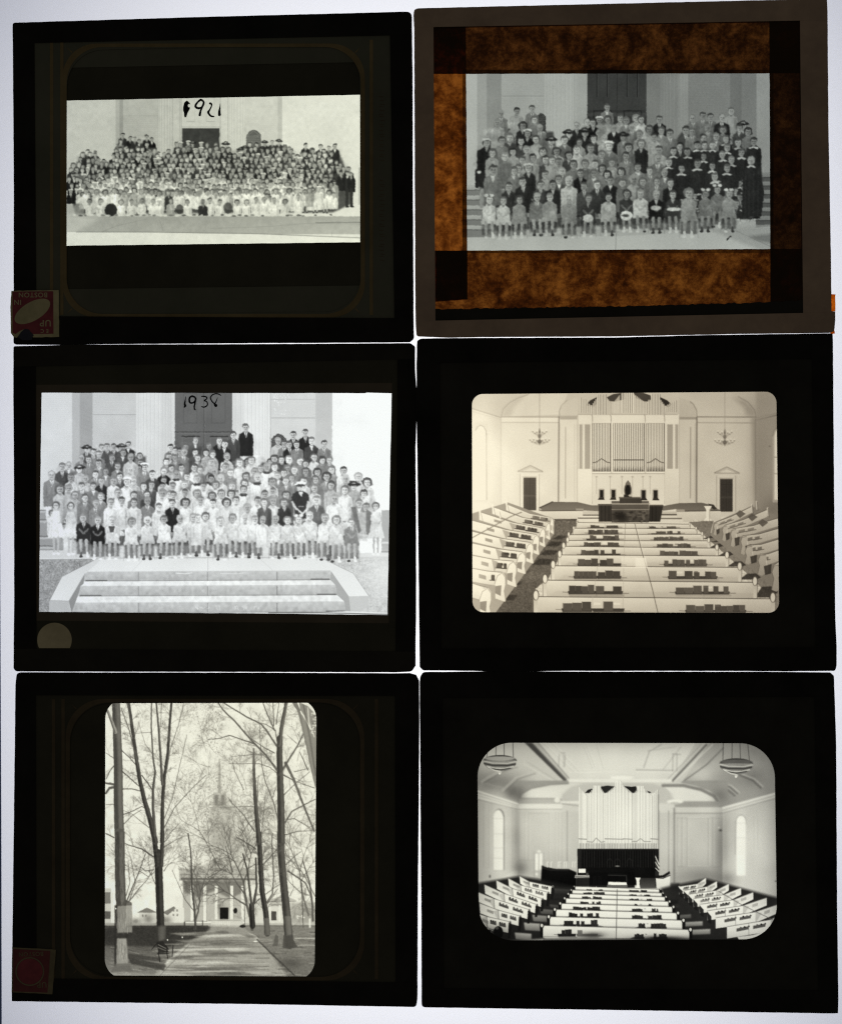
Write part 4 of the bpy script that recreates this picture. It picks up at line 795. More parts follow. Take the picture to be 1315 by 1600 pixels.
def film_flag():
    """the same hall with a coved ceiling, dark screen and bowl lamps; contrasty"""
    F = Film(742, 1156, 1217, 1474, 205, seed=71); R = F.r
    Lt = lambda: F.T(740, 1155, 5.0); Rt = lambda: F.T(975, 1155, 5.0); Lt(); r2l = lambda X: X + 1175
    E = 2400
    # ceiling
    F.rect(-20, -20, E, 360, 206, v2=196); F.glow(1150, 160, 420, 170, 222, .6)
    F.poly([(0, 60), (390, 20), (700, 330), (420, 400), (340, 490), (0, 400)], 186); F.glow(180, 330, 210, 90, 122, .75); F.glow(300, 420, 70, 60, 96, .8); F.glow(60, 110, 80, 90, 206, .5)
    for a in ((60, 330, 200, 250, 330, 210), (225, 400, 330, 300, 470, 260)):
        F.line([(a[0], a[1]), (a[2], a[3]), (a[4], a[5])], 4, 180, .55); F.line([(a[0] + 20, a[1] + 10), (a[2] + 20, a[3] + 8), (a[4] + 10, a[5] + 8)], 1, 96, .5)
    F.line([(90, 345), (240, 385)], 3, 160, .5); F.line([(40, 400), (70, 330), (120, 285)], 3, 170, .5)
    F.poly([(390, 20), (480, 20), (735, 318), (715, 340)], 118); F.poly([(400, 30), (452, 32), (722, 322), (712, 334)], 82, .8); F.poly([(450, 20), (500, 20), (745, 300), (728, 316)], 178); F.line([(500, 25), (745, 308)], 1, 128, .8); F.line([(420, 180), (660, 332)], 1, 160, .8); F.line([(385, 190), (650, 345)], 1, 205, .8)
    for pts in ([(540, 30), (790, 262), (1180, 258)], [(860, 60), (930, 236)], [(960, 50), (1012, 230)], [(780, 240), (1010, 240)], [(735, 262), (1190, 270)], [(880, 55), (945, 225)], [(600, 20), (820, 250)]): F.line(pts, 1.4, 182, .6); F.line([(x + 7, y - 2) for x, y in pts], 1.4, 226, .6)
    for X in (665, 712): F.line([(X, 120), (X - 4, 215)], .8, 120, .8)
    F.line([(680, 105), (712, 108)], .8, 120, .7); F.line([(700, 108), (700, 220)], .8, 130, .6); F.line([(710, 330), (706, 480)], .8, 120, .6); F.line([(640, 340), (636, 470)], .8, 170, .5)
    Rt()
    F.poly([(420, 345), (640, -20), (1260, -20), (1260, 430), (770, 530), (720, 430), (560, 370)], 166, v2=150); F.glow(600, 260, 140, 90, 196, .6); F.glow(980, 300, 170, 90, 120, .5); F.glow(1120, 160, 120, 120, 128, .5)
    F.poly([(360, 340), (580, -10), (690, -10), (440, 348)], 186); F.line([(375, 325), (640, 42)], 3, 104, .8); F.line([(390, 330), (690, 40)], 1.6, 214, .7); F.line([(430, 350), (640, 200), (770, 70)], 1.8, 110, .75); F.line([(330, 320), (600, 40)], 1.4, 150, .7)
    F.line([(150, 222), (195, 95), (290, 40)], 1.4, 150, .8); F.line([(92, 240), (380, 245)], 2, 160, .8); F.line([(180, 90), (400, 60)], 1.2, 168, .7); F.line([(300, 240), (440, 60)], 1.2, 160, .7); F.line([(90, 250), (380, 254)], 1.4, 226, .6)
    for X in (378, 410): F.line([(X, 115), (X - 2, 250)], .8, 116, .8)
    F.line([(375, 115), (440, 120)], .8, 116, .8)
    for pts in ([(690, 350), (800, 390), (860, 440)], [(900, 280), (1000, 320), (1065, 380)], [(700, 335), (820, 372), (880, 425)]): F.line(pts, 3.4, 100, .55); F.line([(x + 16, y - 8) for x, y in pts], 2.6, 190, .5)
    Lt(); F.rect(725, 312, r2l(370), 338, 216); F.line([(725, 340), (r2l(370), 345)], 1.2, 140, .7); F.ell(r2l(-20), 300, 90, 14, 232, .8)
    # end wall
    F.rect(340, 340, r2l(775), 1150, 192, v2=178); F.poly([(345, 560), (345, 470), (380, 410), (470, 372), (620, 350), (725, 342), (r2l(330), 345), (r2l(520), 365), (r2l(640), 400), (r2l(720), 450), (r2l(765), 530), (r2l(765), 580)], 200)
    F.glow(560, 440, 200, 70, 222, .5); F.poly([(680, 500), (690, 430), (760, 370), (860, 345), (r2l(220), 345), (r2l(340), 385), (r2l(380), 470), (r2l(380), 500)], 178, .8, soft=2)
    Rt(); F.poly([(310, 372), (370, 368), (520, 380), (650, 425), (720, 490), (750, 530), (400, 500), (380, 430)], 208); F.line([(300, 362), (460, 362), (600, 395), (700, 445), (755, 525)], 5, 112, .7); Lt(); F.line([(348, 480), (372, 425), (450, 382), (600, 352), (735, 345)], 3, 118, .7)
    F.rect(345, 462, 690, 500, 172); F.rect(345, 505, 690, 545, 214); F.line([(345, 460), (640, 462)], 1.2, 130, .7); F.line([(345, 548), (690, 548)], 1.4, 140, .7); F.line([(345, 502), (690, 502)], 1, 150, .7)
    Rt(); F.rect(390, 485, 758, 525, 158); F.rect(390, 528, 762, 572, 196); F.line([(395, 578), (762, 578)], 1.4, 128, .7); F.line([(395, 528), (758, 528)], 1.2, 130, .7); F.ell(395, 488, 62, 16, 224); F.ell(395, 500, 40, 10, 180)
    Lt(); F.ell(650, 475, 22, 20, 238, .7); F.line([(680, 492), (820, 492)], 3, 216); F.line([(690, 505), (820, 520)], 1.6, 130, .7)
    for X in (355, 400, 430, 590, 640, 662, 692, 728, 738): F.line([(X, 575), (X, 945)], 1.1, 158, .65); F.line([(X + 5, 575), (X + 5, 945)], .9, 222, .5)
    F.line([(430, 580), (590, 580)], 1, 160, .7); F.line([(355, 945), (560, 950)], 1, 160, .6); F.rect(692, 520, 812, 1000, 186, .5); F.line([(728, 560), (728, 960)], 1.3, 128, .7)
    F.rect(480, 895, 502, 1025, 238, .9); F.rect(512, 892, 534, 1020, 236, .9); F.line([(470, 880), (470, 1090), (545, 1090), (545, 885)], 1, 150, .7); F.ell(508, 876, 14, 8, 238, .8); F.ell(490, 1055, 9, 14, 232, .8)
    Rt()
    for X in (270, 345): F.line([(X, 560), (X, 1040)], 1.6, 124, .7); F.line([(X + 7, 560), (X + 7, 1040)], 1, 206, .5)
    F.line([(388, 540), (388, 1120)], 3, 128, .7)
    for X in (415, 450, 490, 655, 690, 765): F.line([(X, 610), (X, 995)], 1.1, 146, .7); F.line([(X + 6, 610), (X + 6, 995)], .9, 214, .6)
    for Y in (612, 992): F.line([(490, Y), (655, Y)], 1.2, 214, .6); F.line([(415, Y + 5), (750, Y + 5)], .9, 150, .5)
    F.glow(760, 850, 60, 300, 110, .6); F.glow(600, 1080, 200, 80, 110, .55); F.ell(750, 712, 12, 8, 60, .8); F.ell(735, 690, 5, 6, 225, .8)
    # coved corners above the end wall
    Lt(); F.poly([(330, 325), (345, 540), (352, 470), (384, 418), (470, 374), (620, 350), (740, 340), (740, 322)], 150, .95); F.glow(352, 430, 50, 70, 110, .7); F.glow(470, 350, 120, 22, 150, .5)
    Rt(); F.poly([(440, 340), (560, 366), (660, 402), (735, 455), (765, 545), (800, 560), (810, 320), (460, 325)], 150, .95); F.glow(750, 440, 60, 60, 118, .6)
    # side walls
    Lt(); F.poly([(0, 390), (345, 500), (342, 1010), (0, 1200)], 178, v2=196); F.poly([(0, 395), (345, 505), (345, 545), (0, 460)], 208); F.line([(0, 395), (345, 506)], 1.4, 230); F.line([(0, 408), (345, 516)], 1, 120, .7); F.line([(0, 432), (345, 532)], 1, 140, .6); F.line([(0, 462), (345, 548)], 1.2, 130, .7)
    F.glow(336, 780, 34, 280, 120, .5); F.glow(360, 1010, 60, 60, 96, .55); F.glow(100, 820, 110, 260, 200, .35)
    for X in (75, 118, 140, 300): F.line([(X, 500), (X, 1000)], 1, 150, .5)
    F.glow(240, 560, 60, 120, 214, .3); F.glow(192, 800, 60, 260, 232, .6); F.ell(196, 605, 42, 62, 150); F.rect(152, 605, 239, 1030, 186); F.ell(190, 608, 35, 54, 245); F.rect(156, 608, 226, 1022, 248)
    for X in (174, 192, 210): F.line([(X, 570), (X, 1020)], .8, 206, .8)
    for Y in (620, 740, 850, 930): F.line([(156, Y), (226, Y)], 1.1, 186, .8)
    F.line([(236, 600), (236, 1020)], 1.4, 118, .6); F.ell(125, 1072, 5, 12, 50, .8)
    Rt(); F.poly([(765, 545), (1240, 410), (1240, 1250), (765, 1120)], 178, v2=200); F.poly([(765, 530), (1240, 400), (1240, 440), (765, 575)], 204); F.line([(765, 535), (1240, 405)], 1.2, 222); F.line([(765, 556), (1240, 422)], 1, 124, .7); F.line([(765, 576), (1240, 445)], 1.2, 128, .7)
    F.glow(780, 830, 40, 260, 132, .5); F.glow(1060, 850, 130, 280, 224, .55); F.glow(790, 1090, 90, 60, 120, .6); F.glow(880, 760, 60, 100, 160, .5)
    F.glow(910, 850, 45, 240, 240, .5); F.ell(910, 640, 42, 52, 170); F.ell(910, 645, 34, 46, 243); F.rect(876, 645, 944, 1065, 244, soft=1)
    for X in (893, 910, 927): F.line([(X, 600), (X, 900)], .8, 212, .7)
    for Y in (655, 770): F.line([(876, Y), (944, Y)], 1.1, 196, .8)
    F.line([(868, 640), (864, 900)], 1.2, 140, .6); F.ell(1180, 1110, 5, 5, 60)
    for X in (790, 1010, 1040): F.line([(X, 600), (X, 860)], .9, 160, .4)
    F.a = soften(soften(soften(F.a, .24), .24), .2)
    # bowl lamps
    for tf, cx, cy in ((Lt, 203, 190), (Rt, 872, 215)):
        tf(); 
        for dx in (-100, -32, 32, 100): F.line([(cx + dx * (.85 if dx * (1 if tf is Lt else -1) < 0 else 1), -10), (cx + dx * 1.05, cy - 30)], 1, 70, .8)
        F.ell(cx, cy - 22, 130, 44, 74); F.poly([(cx - 130, cy - 24), (cx + 130, cy - 24), (cx + 124, cy + 12), (cx + 90, cy + 42), (cx + 40, cy + 58), (cx - 40, cy + 58), (cx - 95, cy + 36), (cx - 124, cy + 8)], 128)
        F.ell(cx, cy - 40, 122, 16, 176 if tf is Lt else 110, .85); F.line([(cx - 128, cy - 18), (cx - 60, cy - 4), (cx + 60, cy - 2), (cx + 128, cy - 14)], 2, 190, .85); F.line([(cx - 122, cy), (cx - 60, cy + 14), (cx + 60, cy + 16), (cx + 120, cy + 4)], 2, 66, .8)
        F.line([(cx - 100, cy + 22), (cx - 40, cy + 36), (cx + 40, cy + 38), (cx + 104, cy + 24)], 2.2, 200, .8); F.line([(cx - 80, cy + 36), (cx, cy + 50), (cx + 80, cy + 36)], 1.4, 60, .8); F.line([(cx - 90, cy + 30), (cx - 40, cy + 54), (cx, cy + 60)], 1.6, 236, .7)
        for k in range(26): a = -120 + k * 9.6; F.line([(cx + a, cy - 26 + abs(a) * -.02), (cx + a, cy - 14)], .8, 196, .6)
        F.ell(cx, cy + 70, 12, 14, 190); F.ell(cx - 3, cy + 80, 6, 6, 240)
    # organ
    Rt(); F.poly([(20, 375), (90, 368), (110, 405), (70, 432), (30, 412)], 52); F.poly([(160, 400), (200, 410), (225, 438), (200, 455), (172, 430)], 46); Lt(); F.poly([(862, 425), (890, 395), (928, 385), (922, 425), (885, 445)], 50); F.poly([(985, 372), (1040, 362), (1105, 370), (1098, 385), (1050, 420), (1022, 425)], 62)
    Rt(); F.poly([(-15, 365), (60, 372), (95, 405), (80, 425), (20, 400)], 52)
    Lt(); F.rect(818, 420, r2l(258), 862, 205)
    pipes(F, 822, 882, 7, lambda t: 372 + 75 * t, 858, 248, 86, .28); pipes(F, 884, 935, 5, lambda t: 450 - 70 * t, 858, 236, 138, .28); pipes(F, 934, 992, 6, lambda t: 365, 858, 254, 96, .28); pipes(F, 990, 1022, 3, lambda t: 395 + 40 * t, 858, 238, 128, .28)
    pipes(F, 1022, 1102, 8, lambda t: 432 - 62 * t, 858, 254, 78, .28); pipes(F, 1102, 1160, 6, lambda t: 318 + 40 * abs(t - .5), 862, 252, 100, .28)
    pipes(F, 1160, r2l(60), 8, lambda t: 360 + 60 * t, 862, 254, 78, .28); Rt(); pipes(F, 62, 95, 4, lambda t: 440 - 40 * t, 864, 222, 98, .28); pipes(F, 95, 154, 6, lambda t: 368, 864, 254, 88, .28); pipes(F, 154, 210, 6, lambda t: 385 + 60 * t, 864, 244, 106, .28); pipes(F, 210, 262, 5, lambda t: 450 - 60 * t, 866, 236, 88, .28)
    F.rect(258, 430, 270, 1040, 150, .8)
    Lt()
    for a, b in ((820, 880), (1022, 1165), (1165, r2l(60)), (r2l(205), r2l(262))): F.line([(a, 778), (b, 782)], 1.4, 120, .8)
    F.line([(885, 800), (925, 805), (955, 772), (990, 805), (1020, 800)], 1.2, 130, .8); F.line([(r2l(62), 800), (r2l(95), 800), (r2l(125), 775), (r2l(155), 800), (r2l(205), 800)], 1.2, 130, .8)
    for k in range(48): X = 824 + k * 12.7; F.rect(X, 812, X + 5, 862, 62, .55)
    # dark panelling, piano, desks
    F.rect(808, 858, r2l(268), 1140, 24); F.rect(808, 856, r2l(268), 866, 56); F.poly([(806, 862), (836, 862), (836, 1010), (810, 1010)], 50)
    for k in range(30): X = 840 + k * 20; F.line([(X, 872), (X, 1000)], 1, 52 + 10 * (k % 3), .8)
    F.ell(1120, 992, 20, 5, 200, .6); F.line([(1055, 1050), (1190, 1055)], 2, 90, .8)
    for X in (1060, 1120, r2l(40)): F.line([(X - 20, 990), (X - 20, 950), (X, 930), (X + 20, 950), (X + 20, 990)], 1.4, 54, .8)
    F.poly([(530, 985), (560, 1000), (640, 1015), (740, 1015), (800, 1040), (800, 1150), (760, 1160), (560, 1140), (524, 1110)], 20, soft=1); F.poly([(530, 990), (620, 1010), (742, 1018), (742, 1030), (600, 1030), (532, 1010)], 60, .6)
    for X in (572, 602, 655, 668, 704, 720, 768, 786): F.line([(X, 1000), (X, 962), (X + 10, 958)], 1.2, 225, .7)
    F.rect(816, 1012, 872, 1045, 244); F.poly([(790, 1062), (900, 1062), (905, 1085), (785, 1085)], 176); F.rect(800, 1085, 900, 1150, 52); F.line([(795, 1075), (895, 1078)], 1, 70); F.ell(885, 1055, 10, 16, 120, .7); F.ell(890, 1035, 8, 10, 40)
    for X in (935, 975): F.line([(X, 1150), (X, 1075), (X + 14, 1072), (X + 18, 1140)], 1.4, 110, .7)
    F.rect(900, 1040, r2l(80), 1160, 18, .85); F.poly([(1050, 1115), (1190, 1118), (1195, 1140), (1045, 1138)], 246); F.poly([(1040, 1138), (1198, 1140), (1200, 1168), (1035, 1165)], 108); F.line([(1048, 1062), (1190, 1066), (1192, 1110)], 1.4, 80, .8)
    Rt(); F.rect(120, 1085, 250, 1165, 66, v2=96); F.poly([(84, 1082), (126, 1082), (116, 1105), (118, 1150), (126, 1170), (86, 1170), (94, 1150), (94, 1105)], 240); F.rect(240, 1030, 262, 1150, 60)
    for k in range(5): F.poly([(240, 905 + k * 24), (272, 975 + k * 14), (268, 990 + k * 12), (240, 920 + k * 22)], 236 if k % 2 == 0 else 90, .9)
    F.poly([(244, 1082), (300, 1092), (356, 1070), (356, 1150), (300, 1168), (250, 1155)], 226, v2=205); F.poly([(240, 1068), (300, 1062), (352, 1030), (356, 1050), (310, 1080), (244, 1084)], 40); F.line([(244, 1084), (300, 1088), (356, 1062)], 1.2, 70)
    F.rect(358, 1125, 430, 1180, 80, .9, soft=2)
    # dark floor
    Lt(); F.poly([(350, 1070), (540, 1100), (800, 1150), (800, 1170), (540, 1560), (0, 1600), (0, 1130)], 44, .92, soft=3); Rt(); F.poly([(280, 1165), (440, 1130), (640, 1090), (1240, 1250), (1240, 1600), (500, 1600)], 48, .92, soft=3); F.glow(1200, 1300, 30, 60, 120, .3)
    F.glow(400, 1200, 60, 50, 60, .5)
    # far aisle seats catching light
    for (x0, x1, y0, y1, v) in ((620, 770, 1165, 1215, 84), (570, 715, 1230, 1262, 60), (590, 680, 1290, 1325, 96), (515, 630, 1325, 1372, 120), (455, 590, 1372, 1430, 150), (390, 525, 1432, 1500, 176), (318, 450, 1510, 1570, 190)):
        Lt(); F.poly([(x0, y0), (x1, y0 + 10), (x1, y1), (x0 + 8, y1 - 8)], v, v2=v * .7, soft=1)
    for (x0, x1, y0, y1, v) in ((345, 420, 1245, 1290, 56), (350, 430, 1300, 1340, 70), (410, 520, 1368, 1405, 120), (455, 610, 1422, 1465, 168), (510, 670, 1482, 1530, 176)):
        Rt(); F.poly([(x0, y0 + 8), (x1, y0), (x1, y1 - 8), (x0, y1)], v, v2=v * .7, soft=1)
    # side pews
    LP = [((356, 1068), (430, 1112), (608, 1150), 60, 100), ((268, 1085), (365, 1140), (574, 1195), 64, 110), ((175, 1102), (300, 1165), (530, 1245), 68, 100), ((82, 1135), (235, 1205), (485, 1290), 72, 100), ((34, 1195), (155, 1245), (425, 1330), 78, 110), ((44, 1280), (190, 1335), (355, 1380), 80, 120), ((40, 1365), (100, 1385), (275, 1425), 90, 130), ((60, 1460), (100, 1470), (170, 1500), 60, 60)]
    for k, (a, m, e, h, he) in enumerate(LP):
        Lt(); F.poly([a, m, (e[0], e[1] - 2), (e[0], e[1] + h), (m[0], m[1] + h), (a[0] + 6, a[1] + h)], 236, v2=222); F.poly([a, m, (m[0], m[1] + h * .8), (a[0] + 12, a[1] + h * .7)], 215, .8)
        F.line([a, m, e], 1.1, 120, .8); F.line([m, (m[0] + 6, m[1] + h)], 1.4, 110, .7); F.poly([(m[0] - 40, m[1] + 10), m, (m[0] + 4, m[1] + h), (m[0] - 10, m[1] + h * .8)], 168, .6)
        for f in (.15, .55):
            p = (np.array(m) * (1 - f) + np.array(e) * f); p2 = (np.array(m) * (.72 - f) + np.array(e) * (f + .28)) if f < .5 else (np.array(m) * .15 + np.array(e) * .85)
            F.poly([(p[0], p[1] + h * .3), (p2[0], p2[1] + h * .32), (p2[0], p2[1] + h * .58), (p[0], p[1] + h * .56)], 74 if k > 1 else 120, .85)
            for j in range(3): t = p + (p2 - p) * j / 3; F.ell(t[0] + 8, t[1] + h * .3, 7, 7, R.choice([50, 90, 110]))
        p = np.array(a) * .6 + np.array(m) * .4; F.poly([(p[0], p[1] + h * .3), (p[0] + 50, p[1] + h * .3 + 18), (p[0] + 50, p[1] + h * .6 + 18), (p[0], p[1] + h * .55)], 130, .7)
        F.poly([(e[0] - 4, e[1] + 10), (e[0] + 14, e[1]), (e[0] + 20, e[1] + h * .6), (e[0] + 8, e[1] + he), (e[0] - 10, e[1] + he)], 40); F.ell(e[0] + 8, e[1] + 2, 8, 10, 170, .8); F.ell(e[0] + 8, e[1] + 4, 4, 6, 60)
    F.ell(190, 1510, 38, 50, 22); F.ell(180, 1475, 14, 12, 150, .7)
    RP = [((636, 1080), (570, 1130), (425, 1152), 60), ((722, 1108), (645, 1152), (466, 1182), 62), ((815, 1128), (715, 1182), (500, 1212), 66), ((910, 1160), (775, 1215), (540, 1245), 68), ((1005, 1195), (850, 1255), (588, 1290), 70), ((1110, 1238), (925, 1300), (648, 1340), 76), ((1200, 1290), (1022, 1350), (712, 1395), 84), ((1200, 1380), (1140, 1410), (800, 1465), 92)]
    for k, (a, m, e, h) in enumerate(RP):
        Rt(); F.poly([a, m, e, (e[0], e[1] + h), (m[0], m[1] + h), (a[0], a[1] + h * .8)], 238, v2=220); F.poly([a, m, (m[0], m[1] + h * .9), (a[0] - 6, a[1] + h * .6)], 216, .8)
        F.line([a, m, e], 1.1, 116, .85); F.poly([(m[0] + 50, m[1] + 6), m, (m[0], m[1] + h), (m[0] + 14, m[1] + h * .8)], 165, .6)
        for f in (.12, .5):
            p = np.array(m) * (1 - f) + np.array(e) * f; p2 = p + (np.array(e) - np.array(m)) * .28
            F.poly([(p[0], p[1] + h * .25), (p2[0], p2[1] + h * .28), (p2[0], p2[1] + h * .56), (p[0], p[1] + h * .52)], 80 if k > 3 else 130, .85)
            for j in range(3): t = p + (p2 - p) * j / 3; F.ell(t[0], t[1] + h * .27, 7, 7, R.choice([50, 90, 110]))
        F.line([(m[0] * .5 + e[0] * .5, m[1] * .5 + e[1] * .5), (m[0] * .5 + e[0] * .5, m[1] * .5 + e[1] * .5 + h)], 1, 140, .8)
        p = np.array(a) * .5 + np.array(m) * .5; F.poly([(p[0] - 20, p[1] + h * .3), (p[0] + 24, p[1] + h * .1), (p[0] + 24, p[1] + h * .4), (p[0] - 20, p[1] + h * .6)], 150, .7)
        F.poly([(e[0] - 4, e[1] + 4), (e[0] + 30, e[1] + h * .6), (e[0] + 30, e[1] + h + 30), (e[0] + 4, e[1] + h + 14)], 42, .9) if k < 6 else None
        F.ell(e[0] + 2, e[1], 6, 7, 190, .8)
    F.line([(735, 1188), (900, 1285), (1050, 1360), (1180, 1420)], 1.2, 120, .8)
    F.poly([(880, 1545), (1000, 1530), (1120, 1500), (1100, 1560), (900, 1575)], 228)
    # centre pews
    ly = [1150, 1178, 1208, 1243, 1283, 1330, 1387, 1455, 1545, 1640]; lx = [792, 770, 746, 718, 684, 642, 594, 540, 466, 460]
    ry = [1172, 1202, 1232, 1268, 1310, 1358, 1415, 1488, 1570, 1640]; rx = [270, 290, 314, 342, 372, 408, 450, 505, 560, 570]
    LB = [(880, 935, 975, 1005, 1172, 1190), (855, 925, 938, 1020, 1195, 1222), (845, 912, 930, 998, 1228, 1256), (832, 895, 908, 990, 1268, 1298), (775, 878, 885, 985, 1308, 1342), (742, 852, 862, 975, 1355, 1400), (705, 825, 838, 965, 1412, 1464), (660, 790, 810, 960, 1485, 1540), (600, 760, 780, 950, 1590, 1620)]
    RB = [(38, 112, 130, 175, 1178, 1198), (40, 110, 155, 200, 1212, 1234), (40, 112, 175, 215, 1246, 1268), (80, 110, 190, 220, 1286, 1306), (60, 140, 215, 262, 1322, 1352), (60, 165, 185, 290, 1375, 1414), (110, 160, 208, 325, 1438, 1480), (80, 150, 230, 330, 1520, 1560), (60, 150, 230, 330, 1600, 1620)]
    for k in range(8):
        Lt(); xr = r2l(rx[k]); h = ly[k + 1] - ly[k]; w = 6 + k * 1.6
        F.poly([(lx[k] - 26, ly[k] + 12), (lx[k], ly[k] - 4), (lx[k] + 6, ly[k] + h + 8), (lx[k] - 20, ly[k] + h)], 34); F.poly([(xr + 26, ry[k] + 12), (xr, ry[k] - 4), (xr - 4, ry[k] + h + 8), (xr + 24, ry[k] + h)], 34)
        F.poly([(lx[k], ly[k]), (xr, ry[k]), (xr, ry[k + 1] + 4), (lx[k], ly[k + 1] + 4)], 236, v2=222); F.line([(lx[k], ly[k]), (xr, ry[k])], 1.1, 96, .85); F.line([(lx[k], ly[k] + h - 4), (xr, ry[k] + h - 6)], 1.2, 140, .7)
        books(F, LB[k][0], LB[k][1], LB[k][4], LB[k][5], 58); books(F, LB[k][2], LB[k][3], LB[k][4], LB[k][5], 58); F.poly([(LB[k][3], LB[k][5] - h * .15), (LB[k][3] + 30 + 4 * k, LB[k][5] - 2), (LB[k][3], LB[k][5] + 4)], 90, .8)
        X = (LB[k][1] + LB[k][2]) / 2; F.line([(X, ly[k] + 3), (X, ly[k] + h - 4)], 1, 246, .6)
        Rt(); books(F, RB[k][0], RB[k][1], RB[k][4], RB[k][5], 62); books(F, RB[k][2], RB[k][3], RB[k][4], RB[k][5], 62); F.poly([(RB[k][0] - 40, RB[k][5] - 3), (RB[k][0], RB[k][5] - h * .2), (RB[k][0], RB[k][5] + 2)], 90, .8)
        F.rect(RB[k][1] + 12, RB[k][4] + 2, RB[k][1] + 26, RB[k][4] + 7, 90, .8)
        for tf, X, Y, sg in ((Lt, lx[k], ly[k], -1), (Rt, rx[k], ry[k], 1)): tf(); F.ell(X + sg * 10, Y + 2, w, w * 1.2, 30); F.ell(X + sg * 10, Y, w * .6, w * .8, 214)
    Lt(); F.line([(1118, 1175), (1110, 1560)], 1.4, 110, .85); F.poly([(806, 1490), (1105, 1495), (1105, 1560), (806, 1560)], 206, .5, soft=1); F.glow(930, 1530, 90, 26, 70, .7)
    F.rect(540, 1556, r2l(560), 1620, 60, .5, soft=1); Rt(); F.glow(300, 1560, 220, 24, 30, .8); Lt(); F.glow(1050, 1580, 360, 14, 40, .5)
    Lt(); F.glow(600, 700, 160, 200, 222, .35); F.glow(r2l(330), 720, 60, 220, 205, .3); F.glow(1160, 640, 150, 150, 255, .25)
    F.T(); F.glow(760, 1460, 40, 16, 20, .5); F.glow(1180, 1170, 50, 22, 120, .3)
    F.a += F.noise(2.5, 26); curve(F, [0, 60, 120, 180, 210, 235, 255], [0, 40, 112, 194, 228, 248, 255]); vignette(F, 744, 1158, 1216, 1472, .28, 10); F.a = soften(F.a, .10) + F.noise(1.2, 1) + F.noise(1.2, 2)
    F.tint = ((1.0, .97, .91), (1.0, .99, .93)); return F
def twigs(F, x, y, ang, ln, w, depth, tone, spread=.5, al=.85, up=0.0):
    """a bare branch that forks down to twigs; photograph pixels"""
    R = F.r; pts = [(x, y)]; n = 4
    for k in range(n):
        ang += R.uniform(-.16, .16) + up * (-1 if np.cos(ang) < 0 else 1) * -.04
        x += np.cos(ang) * ln / n; y -= np.sin(ang) * ln / n; pts.append((x, y))
        if depth > 0 and k >= 1 and R.rand() < .75:
            twigs(F, x, y, ang + R.choice([-1, 1]) * R.uniform(.35, .35 + spread), ln * R.uniform(.4, .62), w * .5, depth - 1, tone, spread, al)
    F.line(pts, w, tone, al, max(.35, w * .45))
    if depth > 0:
        for sg in (-1, 1): twigs(F, x, y, ang + sg * R.uniform(.15, .45), ln * R.uniform(.5, .7), w * .5, depth - 1, tone, spread, al)
def buds(F, pts, n, tone, size=.8, al=.6):
    R = F.r; m = fmask(F, pts, 0); x0, x1 = min(p[0] for p in pts), max(p[0] for p in pts); y0, y1 = min(p[1] for p in pts), max(p[1] for p in pts)
    for _ in range(n):
        x, y = R.uniform(x0, x1), R.uniform(y0, y1); i, j = int((x - F.x0) * F.K), int((y - F.y0) * F.K)
        if 0 <= i < F.w and 0 <= j < F.h and m[j, i] > .5:
            if R.rand() < .5: F.ell(x, y, size * R.uniform(.6, 1.3), size * R.uniform(.5, 1.1), tone + R.uniform(-25, 25), al)
            else:
                a = R.uniform(0, 3.14); l = R.uniform(1.5, 5); F.line([(x, y), (x + np.cos(a) * l, y + np.sin(a) * l)], .55, tone + R.uniform(-15, 30), al * .8)

def bough(F, p, w, v, al, w2):
    F.line(p, w, v, al, w2); P = [(F.ox + a / F.sc, F.oy + b / F.sc) for a, b in p]; t = (F.ox, F.oy, F.sc); F.T(); R = F.r
    for (ax, ay), (bx, by) in zip(P, P[1:]):
        d = np.hypot(bx - ax, by - ay); an = np.arctan2(-(by - ay), bx - ax)
        for _ in range(int(d / 11)):
            f = R.rand(); twigs(F, ax + (bx - ax) * f, ay + (by - ay) * f, an + R.choice([-1, 1]) * R.uniform(.4, 1.1), R.uniform(7, 20), min(1.0, w * .4), 2, min(150, v + 22), .5, .62)
    F.T(*t)

